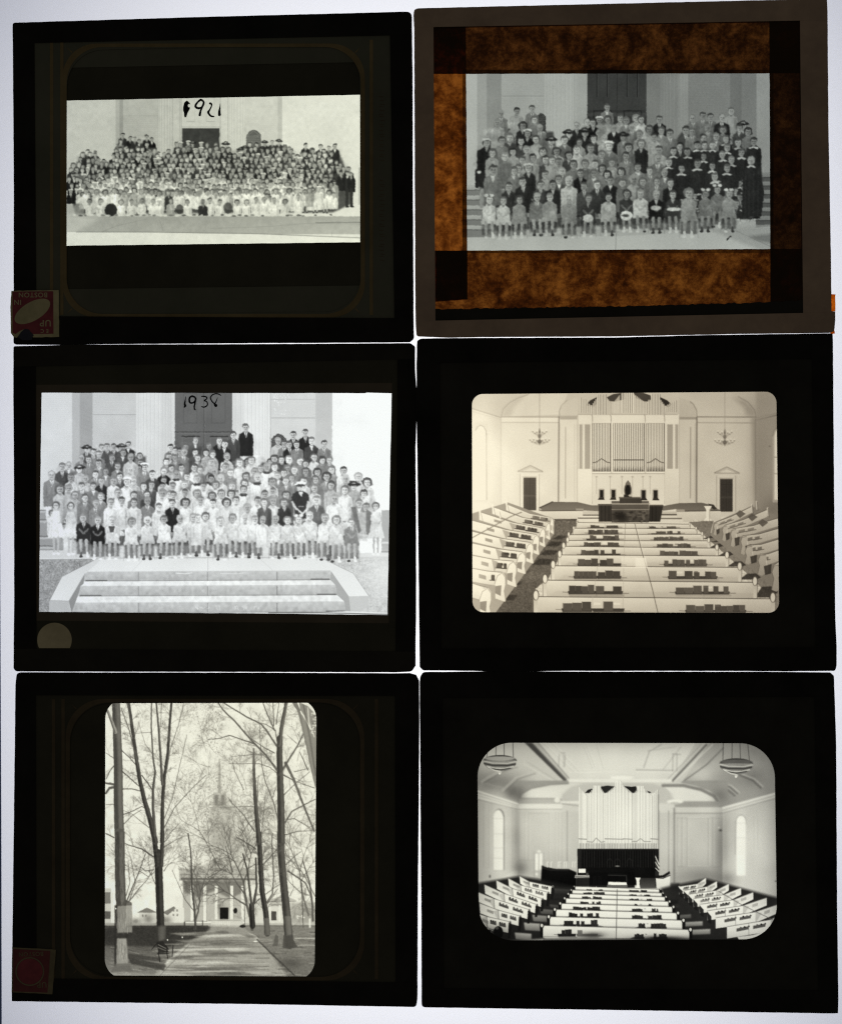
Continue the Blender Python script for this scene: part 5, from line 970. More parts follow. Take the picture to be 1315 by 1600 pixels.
def film_avenue():
    """bare spring trees along a path to a columned church"""
    F = Film(160, 1087, 498, 1536, 226, seed=88); R = F.r; r = R
    TL = lambda: F.T(160, 1085, 7.11); TR = lambda: F.T(325, 1085, 7.11); BL = lambda: F.T(160, 1305, 6.957); BR = lambda: F.T(325, 1305, 6.957)
    F.glow(300, 1180, 90, 90, 226, .6); F.glow(205, 1330, 60, 70, 224, .5); F.glow(440, 1330, 70, 90, 205, .4); F.glow(470, 1400, 40, 40, 228, .5)
    F.glow(360, 1330, 60, 80, 190, .4); F.glow(400, 1160, 90, 70, 208, .4); F.a += F.noise(5, 9)
    # far steeple and church
    F.line([(343, 1186), (343, 1236)], 1.4, 140, .85, 5); F.poly([(334, 1238), (353, 1238), (356, 1262), (332, 1262)], 158, .8); F.rect(336, 1242, 341, 1258, 96, .8); F.rect(346, 1242, 351, 1258, 96, .8); F.rect(331, 1262, 360, 1296, 176, .7); F.line([(330, 1262), (362, 1262)], 1.6, 140, .8); F.rect(330, 1296, 362, 1322, 176, .5)
    F.rect(286, 1372, 382, 1440, 178, .9); F.rect(280, 1358, 400, 1376, 176, .85); F.line([(284, 1373), (400, 1374)], 3, 104, .75); F.line([(282, 1366), (398, 1366)], 1.4, 140, .8); F.poly([(286, 1362), (340, 1344), (398, 1362)], 160, .6, soft=2)
    F.poly([(286, 1376), (384, 1376), (384, 1392), (360, 1404), (335, 1392), (310, 1402), (288, 1394)], 112, .7, soft=2)
    for x in (298, 318, 336, 360, 377): F.rect(x, 1384, x + 4.5, 1440, 226, .95); F.line([(x + 5, 1384), (x + 5, 1440)], .8, 150, .7)
    F.rect(343.5, 1418, 357, 1438, 34); F.ell(368, 1423, 3, 4.5, 40); F.line([(340, 1404), (358, 1404)], .8, 150); F.rect(330, 1436, 380, 1450, 196, .8); F.line([(326, 1438), (376, 1438)], .9, 140, .7)
    for x in range(338, 362, 3): F.line([(x, 1440), (x + r.uniform(-1, 1), 1450)], 1, 228, .6)
    for y in range(1264, 1320, 6): F.line([(332, y), (360, y)], .8, 148, .5)
    for x in (337, 345, 353): F.line([(x, 1266), (x, 1316)], .9, 200, .4)
    b0 = fmask(F, [(325, 1180), (368, 1180), (368, 1330), (325, 1330)], 3); F.a = F.a + (blur(F.a, 1) * .6 + 205 * .4 - F.a) * b0 * .9
    # houses
    F.rect(422, 1404, 460, 1442, 206, .95); F.line([(420, 1409), (462, 1408)], 1.6, 150, .8); F.poly([(418, 1408), (442, 1398), (464, 1407)], 176, .8); F.rect(424, 1424, 432, 1438, 70, .9); F.rect(420, 1412, 440, 1416, 150, .6); F.rect(383, 1404, 420, 1442, 200, .85)
    for x in (421, 436, 442): F.rect(x, 1414, x + 2, 1440, 228, .8)
    F.rect(218, 1424, 244, 1442, 206); F.poly([(214, 1426), (230, 1418), (246, 1426)], 132); F.rect(262, 1418, 288, 1442, 214); F.poly([(254, 1426), (272, 1416), (275, 1419), (262, 1430)], 110, .8)
    for x, y in ((222, 1429), (227, 1429), (270, 1421), (276, 1421), (270, 1428), (276, 1428)): F.rect(x, y, x + 2.6, y + 3.5, 128, .8)
    F.rect(160, 1388, 174, 1446, 188, .9); F.rect(160, 1394, 173, 1412, 100, .7); F.rect(164, 1424, 173, 1436, 80, .8); F.line([(176, 1396), (176, 1450)], 2, 205)
    F.glow(232, 1436, 8, 8, 130, .8); F.glow(258, 1438, 10, 7, 110, .7); F.glow(212, 1440, 8, 6, 105, .7)
    F.rect(455, 1410, 498, 1444, 170, .8, soft=3); F.glow(478, 1432, 22, 12, 150, .6)
    for k in range(9): F.ell(468 + r.uniform(-4, 8), 1432 + r.uniform(-3, 4), 1.2, 1, 230, .8)
    # ground
    F.poly([(158, 1444), (300, 1443), (330, 1448), (262, 1500), (240, 1545), (158, 1545)], 84, v2=150, soft=2); F.poly([(380, 1443), (500, 1443), (500, 1540), (450, 1530), (400, 1462), (370, 1450)], 138, v2=120)
    F.poly([(330, 1446), (380, 1448), (405, 1470), (425, 1492), (460, 1540), (225, 1540), (262, 1505), (300, 1468)], 150, v2=170, soft=3); F.rect(160, 1442, 330, 1447, 168, .8); F.line([(160, 1447), (325, 1447)], 1.6, 60, .7); F.rect(382, 1442, 500, 1446, 190, .8); F.line([(382, 1446.5), (500, 1446.5)], 1, 90, .7)
    F.poly([(160, 1450), (205, 1448), (330, 1448), (318, 1462), (260, 1480), (200, 1478), (160, 1478)], 58, .8, soft=2)
    for _ in range(70):
        x, y = r.uniform(255, 420), r.uniform(1462, 1530); F.line([(x - r.uniform(8, 30), y + r.uniform(-1, 2)), (x + r.uniform(8, 30), y + r.uniform(-2, 2))], r.uniform(.8, 2), r.choice([124, 136, 188, 198]), .3)
    for y, v in ((1473, 108), (1480, 112), (1490, 186), (1498, 104), (1506, 184), (1511, 104), (1521, 190), (1516, 112), (1528, 196)): F.line([(262 - (y - 1500) * .5, y), (330, y + 1), (420, y - 1)], 2.0, v, .45)
    for _ in range(60):
        x, y = r.uniform(162, 250), r.uniform(1478, 1530); F.line([(x, y), (x + r.uniform(8, 26), y + r.uniform(1, 4))], 1.2, r.choice([70, 90, 166, 180]), .45)
    for _ in range(70):
        x, y = r.uniform(405, 494), r.uniform(1452, 1528); F.line([(x, y), (x + r.uniform(8, 26), y + r.uniform(-2, 1))], 1.2, r.choice([86, 104, 160, 176]), .45)
    F.line([(402, 1468), (424, 1490), (460, 1524)], 2.4, 72, .75); F.glow(455, 1505, 18, 8, 80, .6); F.line([(461, 1466), (496, 1466)], 1.2, 205, .8); F.line([(465, 1477), (496, 1477)], 1.2, 196, .6)
    F.poly([(162, 1516), (250, 1524), (300, 1530), (470, 1532), (470, 1540), (162, 1540)], 166, .6, soft=2); F.poly([(200, 1496), (260, 1508), (256, 1516), (205, 1506)], 62, .7, soft=1); F.poly([(198, 1490), (252, 1496), (252, 1502), (200, 1498)], 70, .7, soft=1)
    for _ in range(46):
        y = r.uniform(1458, 1530); x = r.uniform(262, 330) - (y - 1458) * .3; l = r.uniform(30, 110); F.poly([(x, y), (x + l, y - r.uniform(0, 4)), (x + l * 1.2, y + r.uniform(0, 2)), (x + l * .3, y + r.uniform(1.5, 3.5))], r.choice([92, 108, 196, 212]), .5, soft=1)
    F.a += F.noise(5, 1.5) * (np.arange(F.h)[:, None] > (1446 - F.y0) * F.K)
    # twig haze
    buds(F, [(325, 1090), (492, 1090), (492, 1310), (440, 1400), (360, 1360), (300, 1300), (330, 1180)], 1900, 132, .6, .45)
    buds(F, [(290, 1100), (345, 1095), (340, 1180), (300, 1160)], 260, 110, .65, .6); buds(F, [(170, 1100), (290, 1100), (300, 1330), (200, 1340), (168, 1300)], 420, 150, .6, .4)
    buds(F, [(290, 1200), (410, 1220), (420, 1370), (280, 1360)], 1900, 118, .75, .48); buds(F, [(255, 1220), (320, 1190), (320, 1340), (262, 1350)], 350, 124, .65, .5); buds(F, [(195, 1320), (245, 1310), (240, 1360), (200, 1372)], 500, 118, .6, .5)
    buds(F, [(440, 1290), (492, 1280), (492, 1380), (440, 1380)], 420, 140, .6, .45); F.glow(352, 1315, 34, 26, 130, .4)
    for x, y, a, l, w, d, t in ((304, 1452, 1.57, 60, 3.2, 4, 92), (394, 1452, 1.7, 75, 5, 4, 92), (232, 1370, 2.4, 40, 1.2, 3, 110), (200, 1410, 1.0, 55, 2, 4, 110), (482, 1430, 1.75, 70, 3.4, 4, 120), (492, 1400, 1.9, 60, 2, 3, 128), (345, 1360, 2.0, 70, 1.8, 4, 110), (372, 1370, 1.2, 60, 1.6, 4, 116)):
        twigs(F, x, y, a, l, w, d, t)
    for _ in range(22): twigs(F, r.uniform(300, 480), r.uniform(1140, 1350), r.uniform(.4, 2.9), r.uniform(18, 44), 1.0, 3, 122, .6, .6)
    for _ in range(10): twigs(F, r.uniform(190, 290), r.uniform(1120, 1330), r.uniform(.5, 2.7), r.uniform(16, 36), .8, 3, 136, .6, .5)
    def trunk(tf, pts, w, w2, v, sh=.72, al=1):
        tf(); F.line(pts, w, v, al, w2)
        if w < 9.5: bough(F, pts[1:], w * .3, v, .4, w2)
        F.line([(x - w * F.sc * .26, y) for x, y in pts], w * .4, v * sh, .75, w2 * .4); F.line([(x + w * F.sc * .18, y) for x, y in pts], w * .3, min(240, v * 1.3), .5, w2 * .3)
    # left foreground trunk
    TL(); trunk(TL, [(190, 1560), (180, 1200), (178, 800), (165, 400), (150, -20)], 15.5, 12, 104); trunk(TL, [(150, 420), (100, 280), (60, 180)], 6, 3.5, 140)
    for p, w in (([(130, 790), (80, 860), (45, 940)], 1.6), ([(135, 1030), (80, 1040), (40, 1100)], 4.2), ([(130, 1000), (40, 985)], 4), ([(130, 1220), (40, 1225)], 1), ([(130, 710), (40, 650)], 1), ([(130, 1590), (40, 1545)], 2), ([(235, 1335), (330, 1300), (440, 1245), (480, 1270)], 1.5), ([(240, 1440), (340, 1340), (430, 1285)], 1.2), ([(235, 1050), (330, 1050), (430, 1075)], 1.6), ([(215, 850), (330, 950), (410, 1020)], 1.9), ([(215, 620), (300, 700), (390, 800)], 1.4)): bough(F, p, w, 84, .85, w * .7)
    BL(); trunk(BL, [(190, -20), (192, 400), (205, 760), (195, 1100), (200, 1380)], 15.5, 17, 98); F.poly([(160, 770), (325, 760), (325, 1060), (160, 1075)], 150, .85, soft=1); F.poly([(135, 760), (165, 760), (160, 1420), (132, 1430)], 50, .85, soft=1); F.poly([(250, 700), (320, 730), (325, 765), (200, 765)], 90, .8); F.poly([(160, 1110), (265, 1115), (285, 1420), (150, 1430)], 160, .9, soft=1); F.poly([(130, 1060), (330, 1060), (270, 1120), (130, 1120)], 58, .9, soft=1)
    F.poly([(140, 1400), (280, 1390), (340, 1480), (90, 1490)], 116, .8, soft=1)
    for _ in range(60): x = r.uniform(140, 320); y = r.uniform(780, 1040); F.line([(x, y), (x + r.uniform(-3, 3), y + 60)], .8, r.choice([110, 185]), .35)
    for _ in range(40): x = r.uniform(160, 265); y = r.uniform(1120, 1340); F.line([(x, y), (x + 4, y + 60)], .8, r.choice([110, 195]), .4)
    for _ in range(60): y = r.uniform(0, 740); x = r.uniform(140, 250); F.line([(x, y), (x + r.uniform(-2, 2), y + 40)], 1, r.choice([60, 120, 140]), .35)
    # second tree
    trunk(BL, [(640, 1150), (628, 800), (618, 500), (612, 300), (600, 190)], 12, 12, 62); F.poly([(600, 990), (690, 980), (685, 1130), (610, 1160)], 128, .6, soft=2)
    trunk(BL, [(600, 330), (575, 100), (560, -40)], 8, 7, 60); trunk(BL, [(640, 330), (652, 100), (655, -40)], 6.5, 6, 74)
    trunk(TL, [(590, 1640), (540, 1420), (470, 1180), (420, 960), (380, 700), (330, 330), (280, -20)], 8.5, 2.6, 76); trunk(TL, [(585, 1560), (565, 1250), (565, 1060), (590, 850)], 5, 3, 96); F.line([(555, 1060), (500, 980), (440, 900)], 1.6, 90)
    trunk(TL, [(590, 870), (565, 700), (545, 350), (550, -20)], 3, 1.2, 110); trunk(TL, [(665, 1640), (670, 1200), (690, 920), (730, 650), (750, 350), (780, -20)], 6.5, 2.2, 74); trunk(TL, [(668, 1000), (650, 700), (625, 350), (590, -20)], 4.2, 1.8, 100)
    for p, w in (([(710, 880), (760, 600), (850, 330), (930, -20)], 1.3), ([(690, 1480), (800, 1260), (1000, 1040), (1150, 900)], 1.6), ([(690, 1380), (780, 1150), (840, 880), (940, 450)], 1.2), ([(700, 1600), (860, 1430)], 1.2), ([(400, 800), (300, 400), (210, 150)], 2), ([(330, 330), (270, 90)], 1.8), ([(520, 1480), (330, 1330), (240, 1290)], 1.1), ([(660, 60), (655, 200), (640, 420)], 1.2), ([(560, 660), (480, 560), (400, 300)], .8), ([(540, 420), (400, 430), (220, 430)], .8), ([(630, 205), (755, 205)], .8)): bough(F, p, w, 104, .85, w * .6)
    BL()
    for p, w in (([(550, 230), (430, 150), (250, 95)], 2.4), ([(560, 375), (470, 390), (420, 350)], 1.6), ([(670, 390), (720, 320), (760, 300)], 1.2), ([(580, 540), (530, 420), (500, 380)], 1.2), ([(670, 80), (740, 0)], 1.4), ([(670, 130), (800, 50), (900, 10)], 1), ([(250, 760), (330, 560), (400, 400), (470, 200)], 2.2), ([(300, 700), (360, 520), (300, 200)], 1.2), ([(260, 660), (300, 520), (280, 280)], 1.2), ([(1000, 830), (900, 700), (760, 380)], 1.1), ([(1010, 820), (1080, 700)], 1.1)): bough(F, p, w, 84, .85, w * .5)
    trunk(BL, [(1015, 1020), (1005, 840), (975, 560), (965, 200), (935, -20)], 3.4, 1.2, 84)
    # right foreground tree and neighbours
    BR()
    trunk(BR, [(885, 1190), (860, 900), (820, 500), (795, 200), (790, -20)], 13.5, 10, 84); F.poly([(820, 1090), (900, 1080), (970, 1215), (900, 1235), (815, 1225)], 88, .9); F.poly([(835, 880), (905, 880), (910, 1080), (850, 1090)], 140, .6, soft=1)
    trunk(BR, [(645, 1070), (630, 850), (590, 620), (570, 300), (555, -20)], 9, 7, 70); F.poly([(610, 900), (665, 900), (675, 1090), (620, 1090)], 138, .6, soft=1); trunk(BR, [(485, 990), (478, 850), (475, 760)], 8.5, 8, 58); trunk(BR, [(480, 800), (450, 560), (430, 380), (380, 200)], 4, 1.6, 84); trunk(BR, [(500, 740), (530, 560), (520, 250)], 4, 2, 84)
    for p, w in (([(620, 760), (700, 640), (715, 440), (695, 100), (700, -20)], 2.2), ([(560, 690), (500, 750)], 2), ([(430, 720), (390, 570), (340, 560)], 1.6), ([(650, 740), (760, 580)], 1.4), ([(630, 640), (780, 530)], 1.2), ([(600, 320), (700, 210), (760, 140)], 1.6), ([(520, 150), (400, 70), (310, 20)], 2), ([(870, 390), (960, 450), (1060, 520), (1110, 640), (1140, 780)], 2.4), ([(890, 660), (940, 560)], 1), ([(1018, 520), (1025, 700), (1035, 1000)], 1.8), ([(1140, 930), (1130, 700), (1100, 500), (1030, 280)], 3), ([(850, 320), (930, 240), (1010, 180)], 1.2), ([(0, 460), (100, 410), (200, 330)], 1.2), ([(270, 400), (230, 250), (190, 120)], 1.6), ([(400, 1000), (398, 770)], 1)): bough(F, p, w, 88, .85, w * .6)
    F.rect(1096, 905, 1116, 1005, 222, .9); F.ell(375, 990, 32, 16, 40, .9); F.poly([(700, 1210), (735, 1080), (765, 1100), (760, 1200)], 96, .7)
    TR()
    trunk(TR, [(815, 1640), (810, 1200), (800, 880), (795, 640), (800, 480)], 12, 8.5, 86); trunk(TR, [(795, 560), (820, 350), (850, 200), (890, -20)], 6.5, 4.5, 104); trunk(TR, [(566, 1640), (534, 1250), (515, 900), (510, 600)], 8.2, 1.3, 88)
    for p, w in (([(765, 840), (640, 670), (500, 530), (300, 300), (165, 170), (40, -20)], 3.4), ([(520, 550), (370, 500), (240, 455), (120, 490), (0, 500)], 2), ([(740, 650), (620, 590), (480, 490)], 1.6), ([(760, 570), (650, 400), (590, 330), (430, 250), (20, 0)], 2.8), ([(770, 540), (750, 400), (640, 330), (590, 325)], 1.8), ([(740, 400), (650, 200), (570, -20)], 2.2), ([(730, 350), (720, -20)], 1.6), ([(760, 330), (790, 70)], 1.5), ([(820, 850), (900, 720), (1000, 560), (1060, 440)], 3.4), ([(830, 890), (940, 950)], 2.4), ([(860, 760), (950, 940), (1040, 1180), (1180, 1520)], 4.6), ([(860, 1420), (930, 1300), (1060, 1230), (1190, 1165)], 2.4), ([(880, 1390), (960, 1380), (1180, 1510)], 1.4), ([(860, 1560), (1000, 1520), (1160, 1515)], 1.4), ([(840, 1120), (960, 1000), (1130, 860)], 1.4), ([(780, 1400), (720, 1170), (640, 980), (600, 800), (580, 500), (575, 340)], 1.6), ([(720, 1140), (760, 1020)], 1.4), ([(500, 1250), (280, 1245), (200, 1250)], 1), ([(520, 1520), (460, 1440), (340, 1280), (240, 1150)], 1.8), ([(360, 1570), (460, 1420), (520, 1390)], 1.2), ([(760, 870), (690, 810), (570, 770), (230, 770)], 1.2), ([(750, 800), (600, 660), (260, 690)], 1), ([(400, 1060), (300, 860), (260, 700)], 1), ([(985, 545), (880, 450)], 1), ([(1110, 840), (1020, 640)], 1.8), ([(1180, 1040), (960, 960)], 1.2), ([(960, 860), (1120, 820)], 1.2), ([(545, 1300), (560, 900)], 1.4), ([(590, 1600), (640, 1100)], 1.2)): bough(F, p, w, 98, .85, w * .55)
    # pale leaning trunk at the right edge
    F.poly([(920, 70), (980, 75), (1060, 250), (1110, 420), (1170, 700), (1200, 1050), (1170, 960), (1110, 680), (1050, 400), (1000, 200)], 132); F.poly([(1010, 85), (1110, 130), (1210, 240), (1215, 1080), (1170, 900), (1100, 560), (1050, 330), (1030, 200)], 146); F.line([(1030, 190), (1080, 270), (1140, 385)], 2, 222); F.line([(1110, 150), (1120, 300), (1180, 470)], 2, 205, .8); F.line([(1060, 120), (1130, 480), (1195, 900)], 3, 112, .6)
    for _ in range(50): F.ell(r.uniform(1150, 1205), r.uniform(200, 440), 8, 8, r.choice([200, 235, 120]), .6)
    warp(F, 1.1, 13, 5, [(150, 1080), (505, 1080), (505, 1400), (150, 1400)]); warp(F, .22, 4, 6); F.r = r
    # bench and slide marks
    BL(); F.poly([(590, 1160), (660, 1150), (710, 1230), (720, 1275), (610, 1280)], 46, .85); 
    for p in ([(610, 1270), (625, 1375)], [(700, 1260), (712, 1340)], [(720, 1240), (690, 1200)], [(590, 1180), (540, 1240)], [(770, 1200), (760, 1320)], [(600, 1285), (720, 1285)]): F.line(p, 1.3, 36, .9)
    F.line([(610, 1190), (690, 1230)], 1.2, 130); F.line([(605, 1220), (690, 1255)], 1.2, 120); F.line([(605, 1545), (680, 1470), (940, 1200)], 1, 110, .6)
    for p in ((710, 1138), (870, 1110), (148, 798)): F.ell(p[0], p[1], 7, 8, 245)
    F.rect(885, 940, 905, 1000, 70, .7); F.rect(1085, 925, 1098, 1000, 80, .7); F.rect(890, 930, 1140, 940, 120, .5)
    BR(); F.ell(515, 1155, 20, 6, 245, .9)
    F.T(); F.glow(345, 1420, 6, 10, 34, .2)
    curve(F, [0, 60, 120, 180, 215, 235, 255], [0, 54, 114, 190, 234, 248, 255]); F.a = soften(F.a, .06) + F.noise(1.8, 1) + F.noise(1.8, 2) + F.noise(2, 20)
    F.tint = ((1.0, .955, .86), (1.0, .992, .925)); return F
# ------------------------------------------------------------------ the light table
table = bpy.data.objects.new('light_table', None); SC.collection.objects.link(table)
table['label'] = 'white glowing light table with a thin blue rim under the six slides'; table['category'] = 'light table'
pl = [(-4, -120), (1345, -120), (1345, 1720), (3.0, 1720), (2.2, 1300), (0.5, 900)]
def opal():
    m, N, L = mat_new('opal_acrylic'); o = N.new('ShaderNodeOutputMaterial'); t = N.new('ShaderNodeBsdfTranslucent'); t.inputs[0].default_value = (.92, .93, .94, 1)
    d = N.new('ShaderNodeBsdfDiffuse'); d.inputs[0].default_value = (.5, .5, .5, 1); x = N.new('ShaderNodeMixShader'); x.inputs[0].default_value = .3
    L.new(t.outputs[0], x.inputs[1]); L.new(d.outputs[0], x.inputs[2]); L.new(x.outputs[0], o.inputs[0]); return m
me = bpy.data.meshes.new('diffuser_panel'); me.from_pydata([PX(x, y, 0) for x, y in pl], [], [tuple(range(len(pl)))[::-1]]); me.update()
link('diffuser_panel', me, opal(), table)
ol = [(-150, -260), (1500, -260), (1500, 1860), (-150, 1860)]
slab('bezel', [ol, pl], -0.09, 0.0006, M['blue'], table)
slab('base', [ol], -0.095, -0.0905, M['blue'], table)

PANEL = None
def panel(x, y):
    """brightness of the bare light table as the lamp bank gives it (fitted), needed to size the film densities"""
    u, v = (x - 657.5) / 657.5, (y - 800) / 800
    return PCOEF[0] + PCOEF[1] * u + PCOEF[2] * v + PCOEF[3] * u * u + PCOEF[4] * v * v + PCOEF[5] * u * v + PCOEF[6] * u * u * v * v + PCOEF[7] * u ** 4 + PCOEF[8] * v ** 4
PCOEF = [1.3044, 0.0607, -0.0082, -0.3916, -0.171, -0.0008, 0.1071, -0.0923, -0.1674]

ZF = 0.0016                  # height of the emulsion inside the slide
def picture(F, parent, label):
    j, i = np.mgrid[0:F.h, 0:F.w]; px = F.x0 + i / F.K; py = F.y0 + j / F.K; k = U * (H - ZF) / (H - ZT); off = parent.location
    co = np.stack([(px - 657.5) * k - off.x, (800 - py) * k - off.y, np.full(px.shape, ZF - off.z)], -1).astype(np.float32)
    t = (np.clip(F.a, 0, 255) / 255)[..., None]; col = t * 255 * (np.array(F.tint[0]) * (1 - t) + np.array(F.tint[1]) * t)
    trans = np.clip(lin(np.clip(col, 0, 255)) / (panel(px, py)[..., None] * PTINT), 0, 1)
    n = F.h * F.w; q = (j[:-1, :-1] * F.w + i[:-1, :-1]).ravel(); f = np.stack([q, q + F.w, q + F.w + 1, q + 1], 1).astype(np.int32)
    me = bpy.data.meshes.new('picture'); me.vertices.add(n); me.vertices.foreach_set('co', co.ravel())
    m = len(f); me.loops.add(m * 4); me.loops.foreach_set('vertex_index', f.ravel()); me.polygons.add(m); me.polygons.foreach_set('loop_start', np.arange(0, 4 * m, 4, dtype=np.int32))
    a = me.color_attributes.new('film_tone', 'FLOAT_COLOR', 'POINT'); a.data.foreach_set('color', np.concatenate([trans.reshape(n, 3), np.ones((n, 1))], 1).astype(np.float32).ravel())
    me.update(calc_edges=True); return link('picture', me, M['film'], parent, label)
PTINT = np.array([.905, .915, .96])

# ------------------------------------------------------------------ slides
def slide(outer, rad, inner, label, mats, top_dz, seed):
    r = random.Random(seed); P = soften_corners(outer, rad); P = ragged(P, .17, 9, r)
    cx = sum(p[0] for p in outer) / len(outer); cy = sum(p[1] for p in outer) / len(outer)
    s = bpy.data.objects.new('lantern_slide', None); SC.collection.objects.link(s); s.location = PX(cx, cy, 0.00012)
    s['label'] = label; s['category'] = 'lantern slide'; s['group'] = 'glass lantern slides laid on the light table'
    tl, tr, br, bl = inner; zt = ZT + top_dz
    a = slab('tape_strip', [cut(P, tl, tr)], .0002, zt, mats[0], s)
    slab('tape_strip', [cut(P, br, bl)], .0002, zt, mats[0], s)
    mid = cut(cut(P, tr, tl), bl, br)
    slab('tape_strip', [cut(mid, bl, tl)], .0002, zt - .00003, mats[1], s); slab('tape_strip', [cut(mid, tr, br)], .0002, zt - .00003, mats[1], s)
    q = [(tl[0] - 3, tl[1] - 3), (tr[0] + 3, tr[1] - 3), (br[0] + 3, br[1] + 3), (bl[0] - 3, bl[1] + 3)]
    slab('glass_plate', [q], .0003, .0014, M['glass'], s)
    return s
def grow(q, d): return [(q[0][0] - d, q[0][1] - d), (q[1][0] + d, q[1][1] - d), (q[2][0] + d, q[2][1] + d), (q[3][0] - d, q[3][1] + d)]
def card(s, name, q, hole, z, m, label=None): return slab(name, [grow(q, 2.5)] + ([hole] if hole else []), z, z + .00008, m, s, label=label)
def printed(s, name, loops, z, m): return slab(name, loops, z, z + .00002, m, s)
def local(child, parent):
    """hang child (built in the slide's own space) under one of the slide's parts"""
    child.parent = parent
def arc(cx, cy, r0, r1, a0, a1, n=16):
    o = [(cx + r1 * math.cos(math.radians(a0 + (a1 - a0) * k / n)), cy + r1 * math.sin(math.radians(a0 + (a1 - a0) * k / n))) for k in range(n + 1)]
    return o + [(cx + r0 * math.cos(math.radians(a1 - (a1 - a0) * k / n)), cy + r0 * math.sin(math.radians(a1 - (a1 - a0) * k / n))) for k in range(n + 1)]
def shapes(name, polys, z, m, parent, slide_o, th=.00002):
    """one mesh of several separate flat printed shapes"""
    V, F = [], []; off = slide_o.location
    for n_, loop in enumerate(polys):
        zz = z + (n_ % 7) * .000002; t = [Vector(PX(x, y, zz)) - off for x, y in loop]; b = len(V); V += [tuple(v) for v in t]
        for i, j, k in geometry.tessellate_polygon([t]):
            if (t[j] - t[i]).cross(t[k] - t[i]).z < 0: j, k = k, j
            F.append((b + i, b + j, b + k))
    me = bpy.data.meshes.new(name); me.from_pydata(V, [], F); me.update(); return link(name, me, m, parent)
def ornament(s, matcard, x0, y0, x1, y1, r, xl, xr, yt, yb, m, z, bw=9):
    """gilt band round the mat's opening, spandrels, and ruled uprights"""
    P = []
    o1 = rrect(x0 - .5, y0 - .5, x1 + .5, y1 + .5, r); o2 = rrect(x0 - bw, y0 - min(bw, 6), x1 + bw, y1 + min(bw, 6), r - 3)
    b = slab('gilt_border', [o2, o1], z, z + .00002, m, s); b.parent = matcard
    rd = random.Random(7)
    for X in xl + xr: shapes('printed_rule', [[(X - 2.6, yt), (X + 2.6, yt), (X + 2.6, yb), (X - 2.6, yb)]], z + .00003, m, matcard, s)
    for cx, cy, a0, sx, sy in ((x0 + r, y0 + r, 180, -1, -1), (x1 - r, y0 + r, 270, 1, -1), (x1 - r, y1 - r, 0, 1, 1), (x0 + r, y1 - r, 90, -1, 1)):
        for k in (2,):                                            # little fan of strokes in the spandrel
            a = math.radians(a0 + 32 + k * 6.5); r0 = r + bw + 5; ux, uy = math.cos(a), math.sin(a); l = 12 - abs(k - 2) * 3
            px, py = cx + ux * r0, cy + uy * r0; shapes('printed_corner', [[(px - uy * 1.1, py + ux * 1.1), (px + uy * 1.1, py - ux * 1.1), (px + ux * l, py + uy * l)]], z + .00003, m, matcard, s)
def stroke(pts, ws, n=6):
    """variable-width pen stroke as one closed outline"""
    P = []; W = []
    for k in range(len(pts) - 1):
        p0 = pts[max(k - 1, 0)]; p1 = pts[k]; p2 = pts[k + 1]; p3 = pts[min(k + 2, len(pts) - 1)]
        for i in range(n):
            t = i / n; f = lambda a, b, c, d: .5 * ((2 * b) + (-a + c) * t + (2 * a - 5 * b + 4 * c - d) * t * t + (-a + 3 * b - 3 * c + d) * t ** 3)
            P.append((f(p0[0], p1[0], p2[0], p3[0]), f(p0[1], p1[1], p2[1], p3[1]))); W.append(ws[k] + (ws[k + 1] - ws[k]) * t)
    P.append(pts[-1]); W.append(ws[-1]); out = []
    for k in range(len(P) - 1):
        a, b = P[k], P[k + 1]; d = math.hypot(b[0] - a[0], b[1] - a[1]) or 1; nx, ny = -(b[1] - a[1]) / d, (b[0] - a[0]) / d
        out.append([(a[0] + nx * W[k] / 2, a[1] + ny * W[k] / 2), (b[0] + nx * W[k + 1] / 2, b[1] + ny * W[k + 1] / 2), (b[0] - nx * W[k + 1] / 2, b[1] - ny * W[k + 1] / 2), (a[0] - nx * W[k] / 2, a[1] - ny * W[k] / 2)])
    for a, wd in zip(P, W): out.append([(a[0] + wd / 2 * math.cos(i * math.pi / 5), a[1] + wd / 2 * math.sin(i * math.pi / 5)) for i in range(10)])
    return out
def handwriting(s, ox, oy, sc, strokes, blobs=()):
    P = []
    for pts, ws in strokes: P += stroke([(ox + x / sc, oy + y / sc) for x, y in pts], [v / sc for v in ws])
    for b in blobs: P.append([(ox + x / sc, oy + y / sc) for x, y in b])
    return shapes('handwritten_date', P, ZF + .0001, M['ink'], s, s)
def lettering(txt, x, y, size, rot, m, parent, s, z):
    c = bpy.data.curves.new('lettering', 'FONT'); c.body = txt; c.size = size * U; c.align_x = 'CENTER'; c.align_y = 'CENTER'; c.space_character = 1.12
    c.offset = size * U * .015; o = bpy.data.objects.new('lettering', c); SC.collection.objects.link(o); bpy.context.view_layer.update()
    me = bpy.data.meshes.new_from_object(o); bpy.data.objects.remove(o); o = bpy.data.objects.new('lettering', me); SC.collection.objects.link(o); me.materials.clear(); me.materials.append(m); o.parent = parent
    o.location = Vector(PX(x, y, z)) - s.location; o.rotation_euler = (0, 0, math.radians(rot)); return o

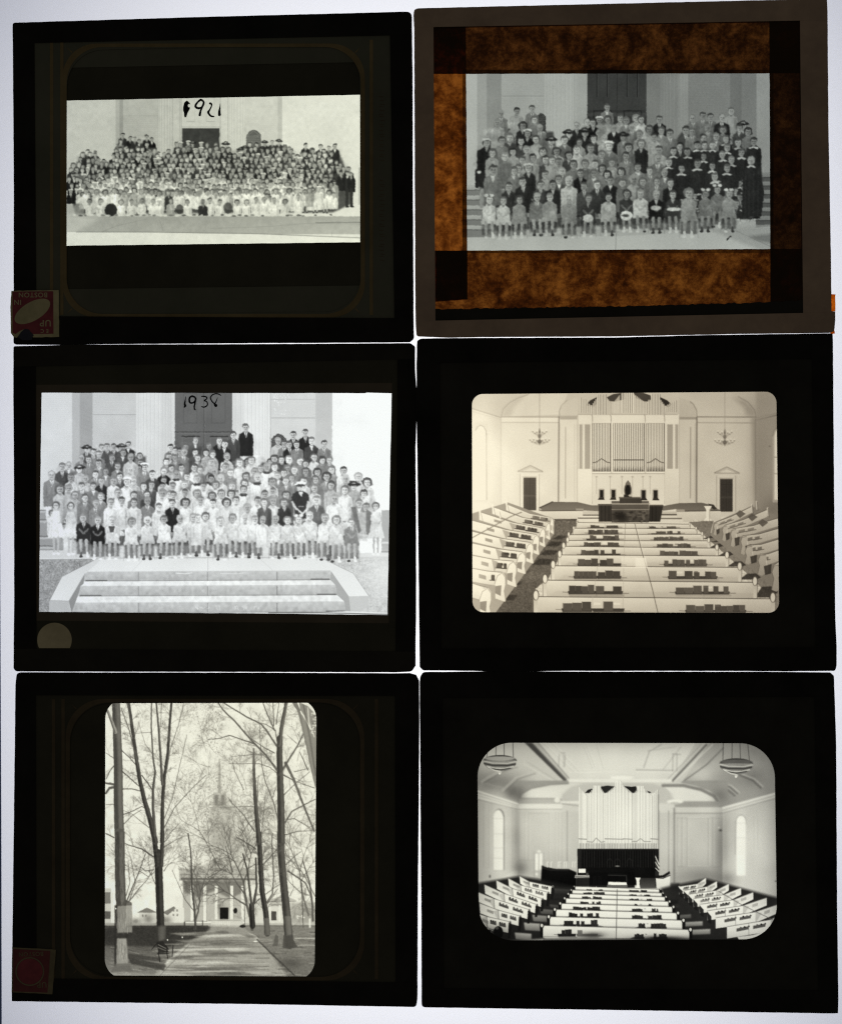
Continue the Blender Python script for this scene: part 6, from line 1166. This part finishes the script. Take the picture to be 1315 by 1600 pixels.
# 1: upper left, 1921
q = [(54, 67), (609, 55), (616, 497), (57, 494)]
s = slide([(20, 35.5), (330, 26), (643.2, 18), (644.5, 120), (645, 300), (646.2, 506), (646.8, 529), (640, 534.3), (400, 535.6), (157, 537.2), (110, 538.2), (63, 538.2), (22, 537.8), (21.5, 532), (22, 300), (21, 150)], {0: 4, 2: 9, 6: 4, 12: 3}, q,
    'dark-framed slide dated 1921 of a wide crowd, red and cream label on its corner', (M['black_tape'], M['black_tape']), .00000, 11)
mc = card(s, 'mat', q, rrect(105, 74, 563, 490, 56, q=[(105, 79), (562, 68), (564, 487), (104, 492)]), .00205, M['mat_card'])
ornament(s, mc, 105, 74, 563, 490, 56, [81, 97], [572 + 8, 572 + 12][:1], 62, 492, M['gilt'], .00215, 7)
shapes('printed_lettering', [[(592 + a, y), (599 + a, y + .6), (599 + a, y + 1.8), (592 + a, y + 1.2)] for y, a in [(150 + k * 5.2 + (k % 3), (k * 37 % 5) * .5) for k in range(50)] if not 255 < y < 275], .00215, M['gilt_dim'], mc, s)
slab('mask_strip', [[(98, 60), (570, 60), (570, 97), (98, 106)]], .00192, .00197, M['mat_card'], s)
slab('mask_strip', [ragged([(96, 102), (572, 94), (572, 148), (96, 157.3)], .2, 12)], .00178, .00184, M['mask_dark'], s)
slab('mask_strip', [ragged([(96, 384), (572, 378.3), (572, 452), (96, 458)], .2, 12)], .00178, .00184, M['mask_dark'], s)
slab('mask_strip', [[(96, 452), (572, 446), (572, 500), (96, 500)]], .00192, .00197, M['mat_card'], s)
slab('mask_strip', [[(96, 100), (104.5, 100), (103.8, 460), (96, 460)]], .00186, .0019, M['mat_card'], s)
slab('mask_strip', [[(562.3, 90), (572, 90), (572, 460), (562.6, 460)]], .00186, .0019, M['mat_card'], s)
picture(film_1921(), s, 'pale monochrome group photograph of a church congregation on steps')
h = handwriting(s, 260, 140, 11.95, [([(640, 190), (590, 230), (548, 290), (555, 330), (605, 348), (655, 332), (690, 290), (698, 235), (665, 198), (640, 190)], [42, 34, 42, 44, 46, 34, 34, 36, 40, 42]), ([(700, 245), (668, 330), (640, 400), (625, 475)], [38, 36, 36, 48]),
    ([(818, 258), (842, 270), (842, 310), (812, 375), (785, 418), (795, 450), (830, 492), (885, 503)], [44, 34, 26, 30, 48, 40, 36, 26]), ([(1006, 262), (1000, 340), (990, 410), (992, 470)], [8, 26, 46, 56])],
    [[(375, 205), (335, 245), (318, 310), (312, 390), (330, 430), (335, 500), (350, 525), (375, 510), (400, 430), (438, 365), (445, 335), (410, 325), (402, 290), (420, 268), (452, 280), (440, 255), (405, 215)]])
lb = slab('paper_label', [ragged([(18.2, 454.5), (92, 453.2), (92.8, 526.2), (52, 527.2), (47, 520), (40, 517), (32, 521), (27, 527.5), (22, 527), (17.2, 520), (16.6, 480)], .35, 6, random.Random(3))], .0016, .00252, M['cream'], s, label='small cream and dark red maker label, upside down')
for o in [shapes('red_print', [[(20, 455.6), (83.5, 455), (84, 521.5), (50, 522), (45, 516), (38, 514), (30, 518), (25, 522), (20, 520)]], .00254, M['red'], lb, s),
          shapes('pale_oval', [rrect(0, 0, 1, 1, .4999, 10)][:0] + [[(51 + 31 * math.cos(t) * .866 + 14.5 * math.sin(t) * .5, 486.5 - 31 * math.cos(t) * .5 + 14.5 * math.sin(t) * .866) for t in [k * math.pi / 20 for k in range(40)]]], .00257, M['cream'], lb, s)]: pass
for t, x, y, sz in (('BOSTON', 52, 460.5, 10.5), ('IN', 28, 472, 11), ('UP', 71.5, 504.5, 14), ('E C', 70, 517, 8)): lettering(t, x, y, sz, 180, M['cream'], lb, s, .00260)
shapes('ink_smudge', [ragged([(33, 519), (38, 514.5), (46, 515), (53, 524), (50, 531), (36, 532), (28, 527)], .8, 3, random.Random(9))], .00262, M['smudge'], lb, s)

# 2: upper right, brown tape
q = [(677, 42), (1249, 32), (1254, 489), (680, 501)]
s = slide([(647, 13), (900, 7), (1200, 0), (1291, -2), (1292, 20), (1293.5, 200), (1297.3, 400), (1298.2, 486), (1304, 487), (1304, 500), (1302.5, 518), (1296, 519.5), (1165, 521), (960, 525), (745, 526.2), (700, 527), (650.5, 525), (649.3, 510), (648.6, 480), (647.8, 300), (646.8, 42), (645.8, 24)], {0: 8, 10: 4, 16: 4}, q,
    'brown paper taped slide with mottled orange borders, choir in robes at right of its picture', (M['kraft_tape'], M['kraft_tape']), .00006, 12)
slab('paper_border', [ragged([(672, 30), (727.5, 30), (730, 468), (672, 472)], .25, 8)], .00180, .00182, M['paper_bright'], s, label='bright mottled orange-brown paper strip at the left')
slab('paper_border', [ragged([(672, 30), (1256, 26), (1256, 114.5), (672, 115.6)], .25, 8)], .00188, .0019, M['paper_mid'], s, label='mottled brown paper strip along the top')
slab('paper_border', [ragged([(672, 391.8), (1262, 388.6), (1262, 486), (672, 484)], .25, 8)], .00196, .00198, M['paper_low'], s, label='bright mottled orange-brown paper strip along the bottom')
slab('paper_border', [ragged([(1201, 24), (1262, 22), (1262, 500), (1203, 500)], .25, 8)], .00204, .00206, M['paper_dim'], s, label='almost opaque dark brown paper strip at the right')
slab('mask_strip', [ragged([(670, 483), (1000, 478), (1262, 470), (1262, 506), (670, 510)], 1.2, 5)], .00213, .00216, M['black_tape_b'], s)
slab('paper_border', [[(681, 392), (730, 392), (730, 467), (682, 470)]], .00172, .00174, M['paper_patch'], s, label='folded end of the left paper strip')
picture(film_choir(), s, 'grey monochrome group photograph with robed choir at the right')
slab('torn_tab', [ragged([(1297.5, 459.5), (1304.2, 460), (1304.2, 486.5), (1297.5, 486)], .3, 4)], .0016, .0018, M['orange'], s, label='little torn orange tab of gummed paper')
slab('torn_tab', [ragged([(1296, 519), (1302.5, 516), (1303.5, 521), (1297, 522.5)], .5, 2)], .0016, .0018, M['orange'], s)

# 3: middle left, 1938
q = [(56, 572), (621, 561), (618, 1018), (57, 1014)]
s = slide([(21.5, 541), (63, 540), (110, 538.4), (157, 538.3), (400, 537.6), (600, 536.4), (641, 536.2), (648.4, 541), (648.4, 577), (651, 612), (651, 650), (649, 700), (650, 840), (650, 965), (649.2, 1000), (649.2, 1040), (643, 1049.4), (616, 1050.6), (400, 1049.9), (75, 1049.4), (25, 1049), (21.5, 1044), (22.6, 930), (22, 700), (21.2, 620)], {0: 3, 7: 3, 16: 4, 20: 3}, q,
    'dark-framed slide dated 1938, its picture with stone steps below the group', (M['black_tape_b'], M['black_tape']), .00003, 13)
mc = card(s, 'mat', q, ragged([(65.5, 613.7), (570, 614.3), (573, 613.4), (611.8, 614.4), (608, 800), (605.2, 961), (400, 958.4), (61.5, 956), (63, 780)], .25, 14), .00205, M['mat_brown'])
slab('mask_strip', [[(54, 566), (623, 556), (623, 598), (54, 601)]], .00216, .00219, M['mask_dark'], s); slab('mask_strip', [[(54, 970), (623, 974), (623, 1022), (54, 1018)]], .00216, .00219, M['mask_dark'], s)
slab('mask_strip', [[(612.8, 590), (626, 590), (622, 980), (607.5, 980)]], .00221, .00223, M['mask_dark'], s)
picture(film_1938(), s, 'pale monochrome group photograph above three stone steps')
handwriting(s, 270, 605, 13.15, [([(268, 195), (256, 280), (248, 345), (258, 380), (240, 412)], [10, 28, 38, 50, 26]), ([(400, 182), (352, 212), (342, 280), (365, 322), (420, 318), (465, 270), (460, 212), (400, 182)], [38, 38, 40, 36, 32, 34, 36, 38]), ([(472, 235), (458, 330), (444, 400), (450, 450), (468, 464)], [38, 34, 32, 32, 24]),
    ([(598, 190), (650, 188), (700, 210), (698, 240), (648, 276), (692, 292), (716, 335), (700, 382), (640, 410), (592, 394)], [26, 28, 28, 26, 26, 26, 26, 28, 28, 18]), ([(985, 170), (930, 138), (860, 138), (800, 172), (775, 222), (802, 282), (850, 335), (885, 375)], [20, 26, 26, 26, 28, 26, 30, 70]), ([(922, 212), (895, 285), (862, 345)], [10, 22, 26])])
slab('round_sticker', [[(85.5 + 27 * math.cos(a), 1000 - 27 * math.sin(a)) for a in [math.radians(-28 + 236 * k / 40) for k in range(41)]]], .00224, .00227, M['sticker'], s, label='yellowed round paper spot cut off by the tape')

# 4: middle right, organ and pews
q = [(686, 566), (1268, 560), (1274, 1012), (688, 1014)]
s = slide([(656, 529), (700, 528.3), (745, 528), (960, 527.3), (1100, 523.5), (1165, 522.6), (1300, 520.8), (1300.5, 540), (1301.2, 640), (1304, 960), (1306.2, 1010), (1306.2, 1040), (1304, 1048.2), (1220, 1049), (1140, 1048.4), (900, 1048.2), (780, 1049.6), (738, 1048.2), (660.5, 1047.6), (655.4, 1042), (654.5, 965), (653.2, 840), (651.5, 700), (650.2, 640), (650.6, 600), (650.4, 577), (651, 541), (651.6, 533)], {0: 4, 6: 2, 12: 3, 18: 3}, q,
    'black-framed slide of a church interior with two branched chandeliers and a white organ', (M['black_tape'], M['black_tape']), .00009, 14)
card(s, 'mat', q, rrect(737, 613, 1216, 957, 17, q=[(737, 615.8), (1212, 612), (1216.5, 957.5), (738, 956.5)]), .00205, M['mat_black'])
picture(film_organ(), s, 'warm toned photograph of pews facing a pulpit and organ pipes')

# 5: lower left, avenue of trees
q = [(56, 1086), (617, 1087), (618, 1535), (57, 1529)]
s = slide([(26.5, 1051.2), (75, 1051.2), (400, 1051.6), (616, 1052.6), (640, 1052.2), (650, 1055), (654.6, 1064), (655, 1100), (655, 1150), (653.8, 1300), (652.6, 1400), (652, 1560), (650, 1573.6), (400, 1569), (19, 1564.5), (18.6, 1548), (19.6, 1480), (22.5, 1250), (24.5, 1070)], {0: 5, 12: 5, 14: 2}, q,
    'dark-framed upright slide of bare trees along a church path, dark red label on its corner', (M['black_tape'], M['black_tape']), .00000, 15)
mc = card(s, 'mat', q, rrect(110, 1098, 562, 1526, 62, q=[(110, 1099), (562, 1098), (564, 1526), (110, 1524)]), .00205, M['mask_dark'])
ornament(s, mc, 110, 1098, 562, 1526, 62, [84, 99], [588], 1092, 1530, M['gilt_dim'], .00215, 7)
slab('inner_mat', [[(100, 1082), (574, 1082), (574, 1540), (100, 1540)], rrect(165, 1092, 493, 1531, 31, q=[(165, 1092), (494.5, 1092.8), (491.5, 1531.5), (164, 1529)])], .00185, .00191, M['mask_dark'], s)
picture(film_avenue(), s, 'monochrome photograph of a path between bare trees to a church')
lb = slab('paper_label', [ragged([(19.4, 1480), (87.6, 1484), (82.2, 1553.5), (19, 1550.5)], .3, 7, random.Random(5))], .0016, .00252, M['dim_cream'], s, label='small dark red and cream maker label, upside down')
shapes('red_print', [[(21, 1482.5), (79, 1486), (74.5, 1551), (21, 1549)]], .00254, M['red_dim'], lb, s)
shapes('pale_ring', [arc(47, 1518, 20.5, 22.5, 200, 560, 40)], .00257, M['dim_cream'], lb, s)
shapes('red_disc', [[(47 + 20 * math.cos(k * math.pi / 18), 1518 + 20 * math.sin(k * math.pi / 18)) for k in range(36)]], .00257, M['red'], lb, s)
lettering('UP', 66, 1538.5, 12, 182, M['dim_cream'], lb, s, .00260); lettering('BOSTON', 49, 1490.5, 9, 182, M['dim_cream'], lb, s, .00260)

# 6: lower right, interior with bowl lamps
q = [(690, 1090), (1272, 1088), (1278, 1548), (692, 1545)]
s = slide([(660.5, 1050.6), (738, 1049.9), (780, 1049.4), (900, 1050), (1140, 1050.2), (1220, 1050.4), (1297, 1051.3), (1302, 1056), (1305.4, 1160), (1307.2, 1440), (1309, 1560), (1308.4, 1583), (1300, 1583.6), (980, 1578.5), (658.5, 1574), (657.9, 1400), (656.8, 1300), (656, 1150), (655.4, 1100), (655.4, 1066), (656.5, 1058)], {0: 4, 12: 4, 14: 6}, q,
    'black-framed slide of a church interior with two hanging bowl lamps and dark organ screen', (M['black_tape'], M['black_tape']), .00006, 16)
card(s, 'mat', q, rrect(746, 1160, 1213, 1469, 54, 16, q=[(745.5, 1160.5), (1209, 1161.5), (1213.5, 1467.5), (748, 1469.5)]), .00205, M['mat_black'])
picture(film_flag(), s, 'contrasty photograph of curved pews facing tall organ pipes')
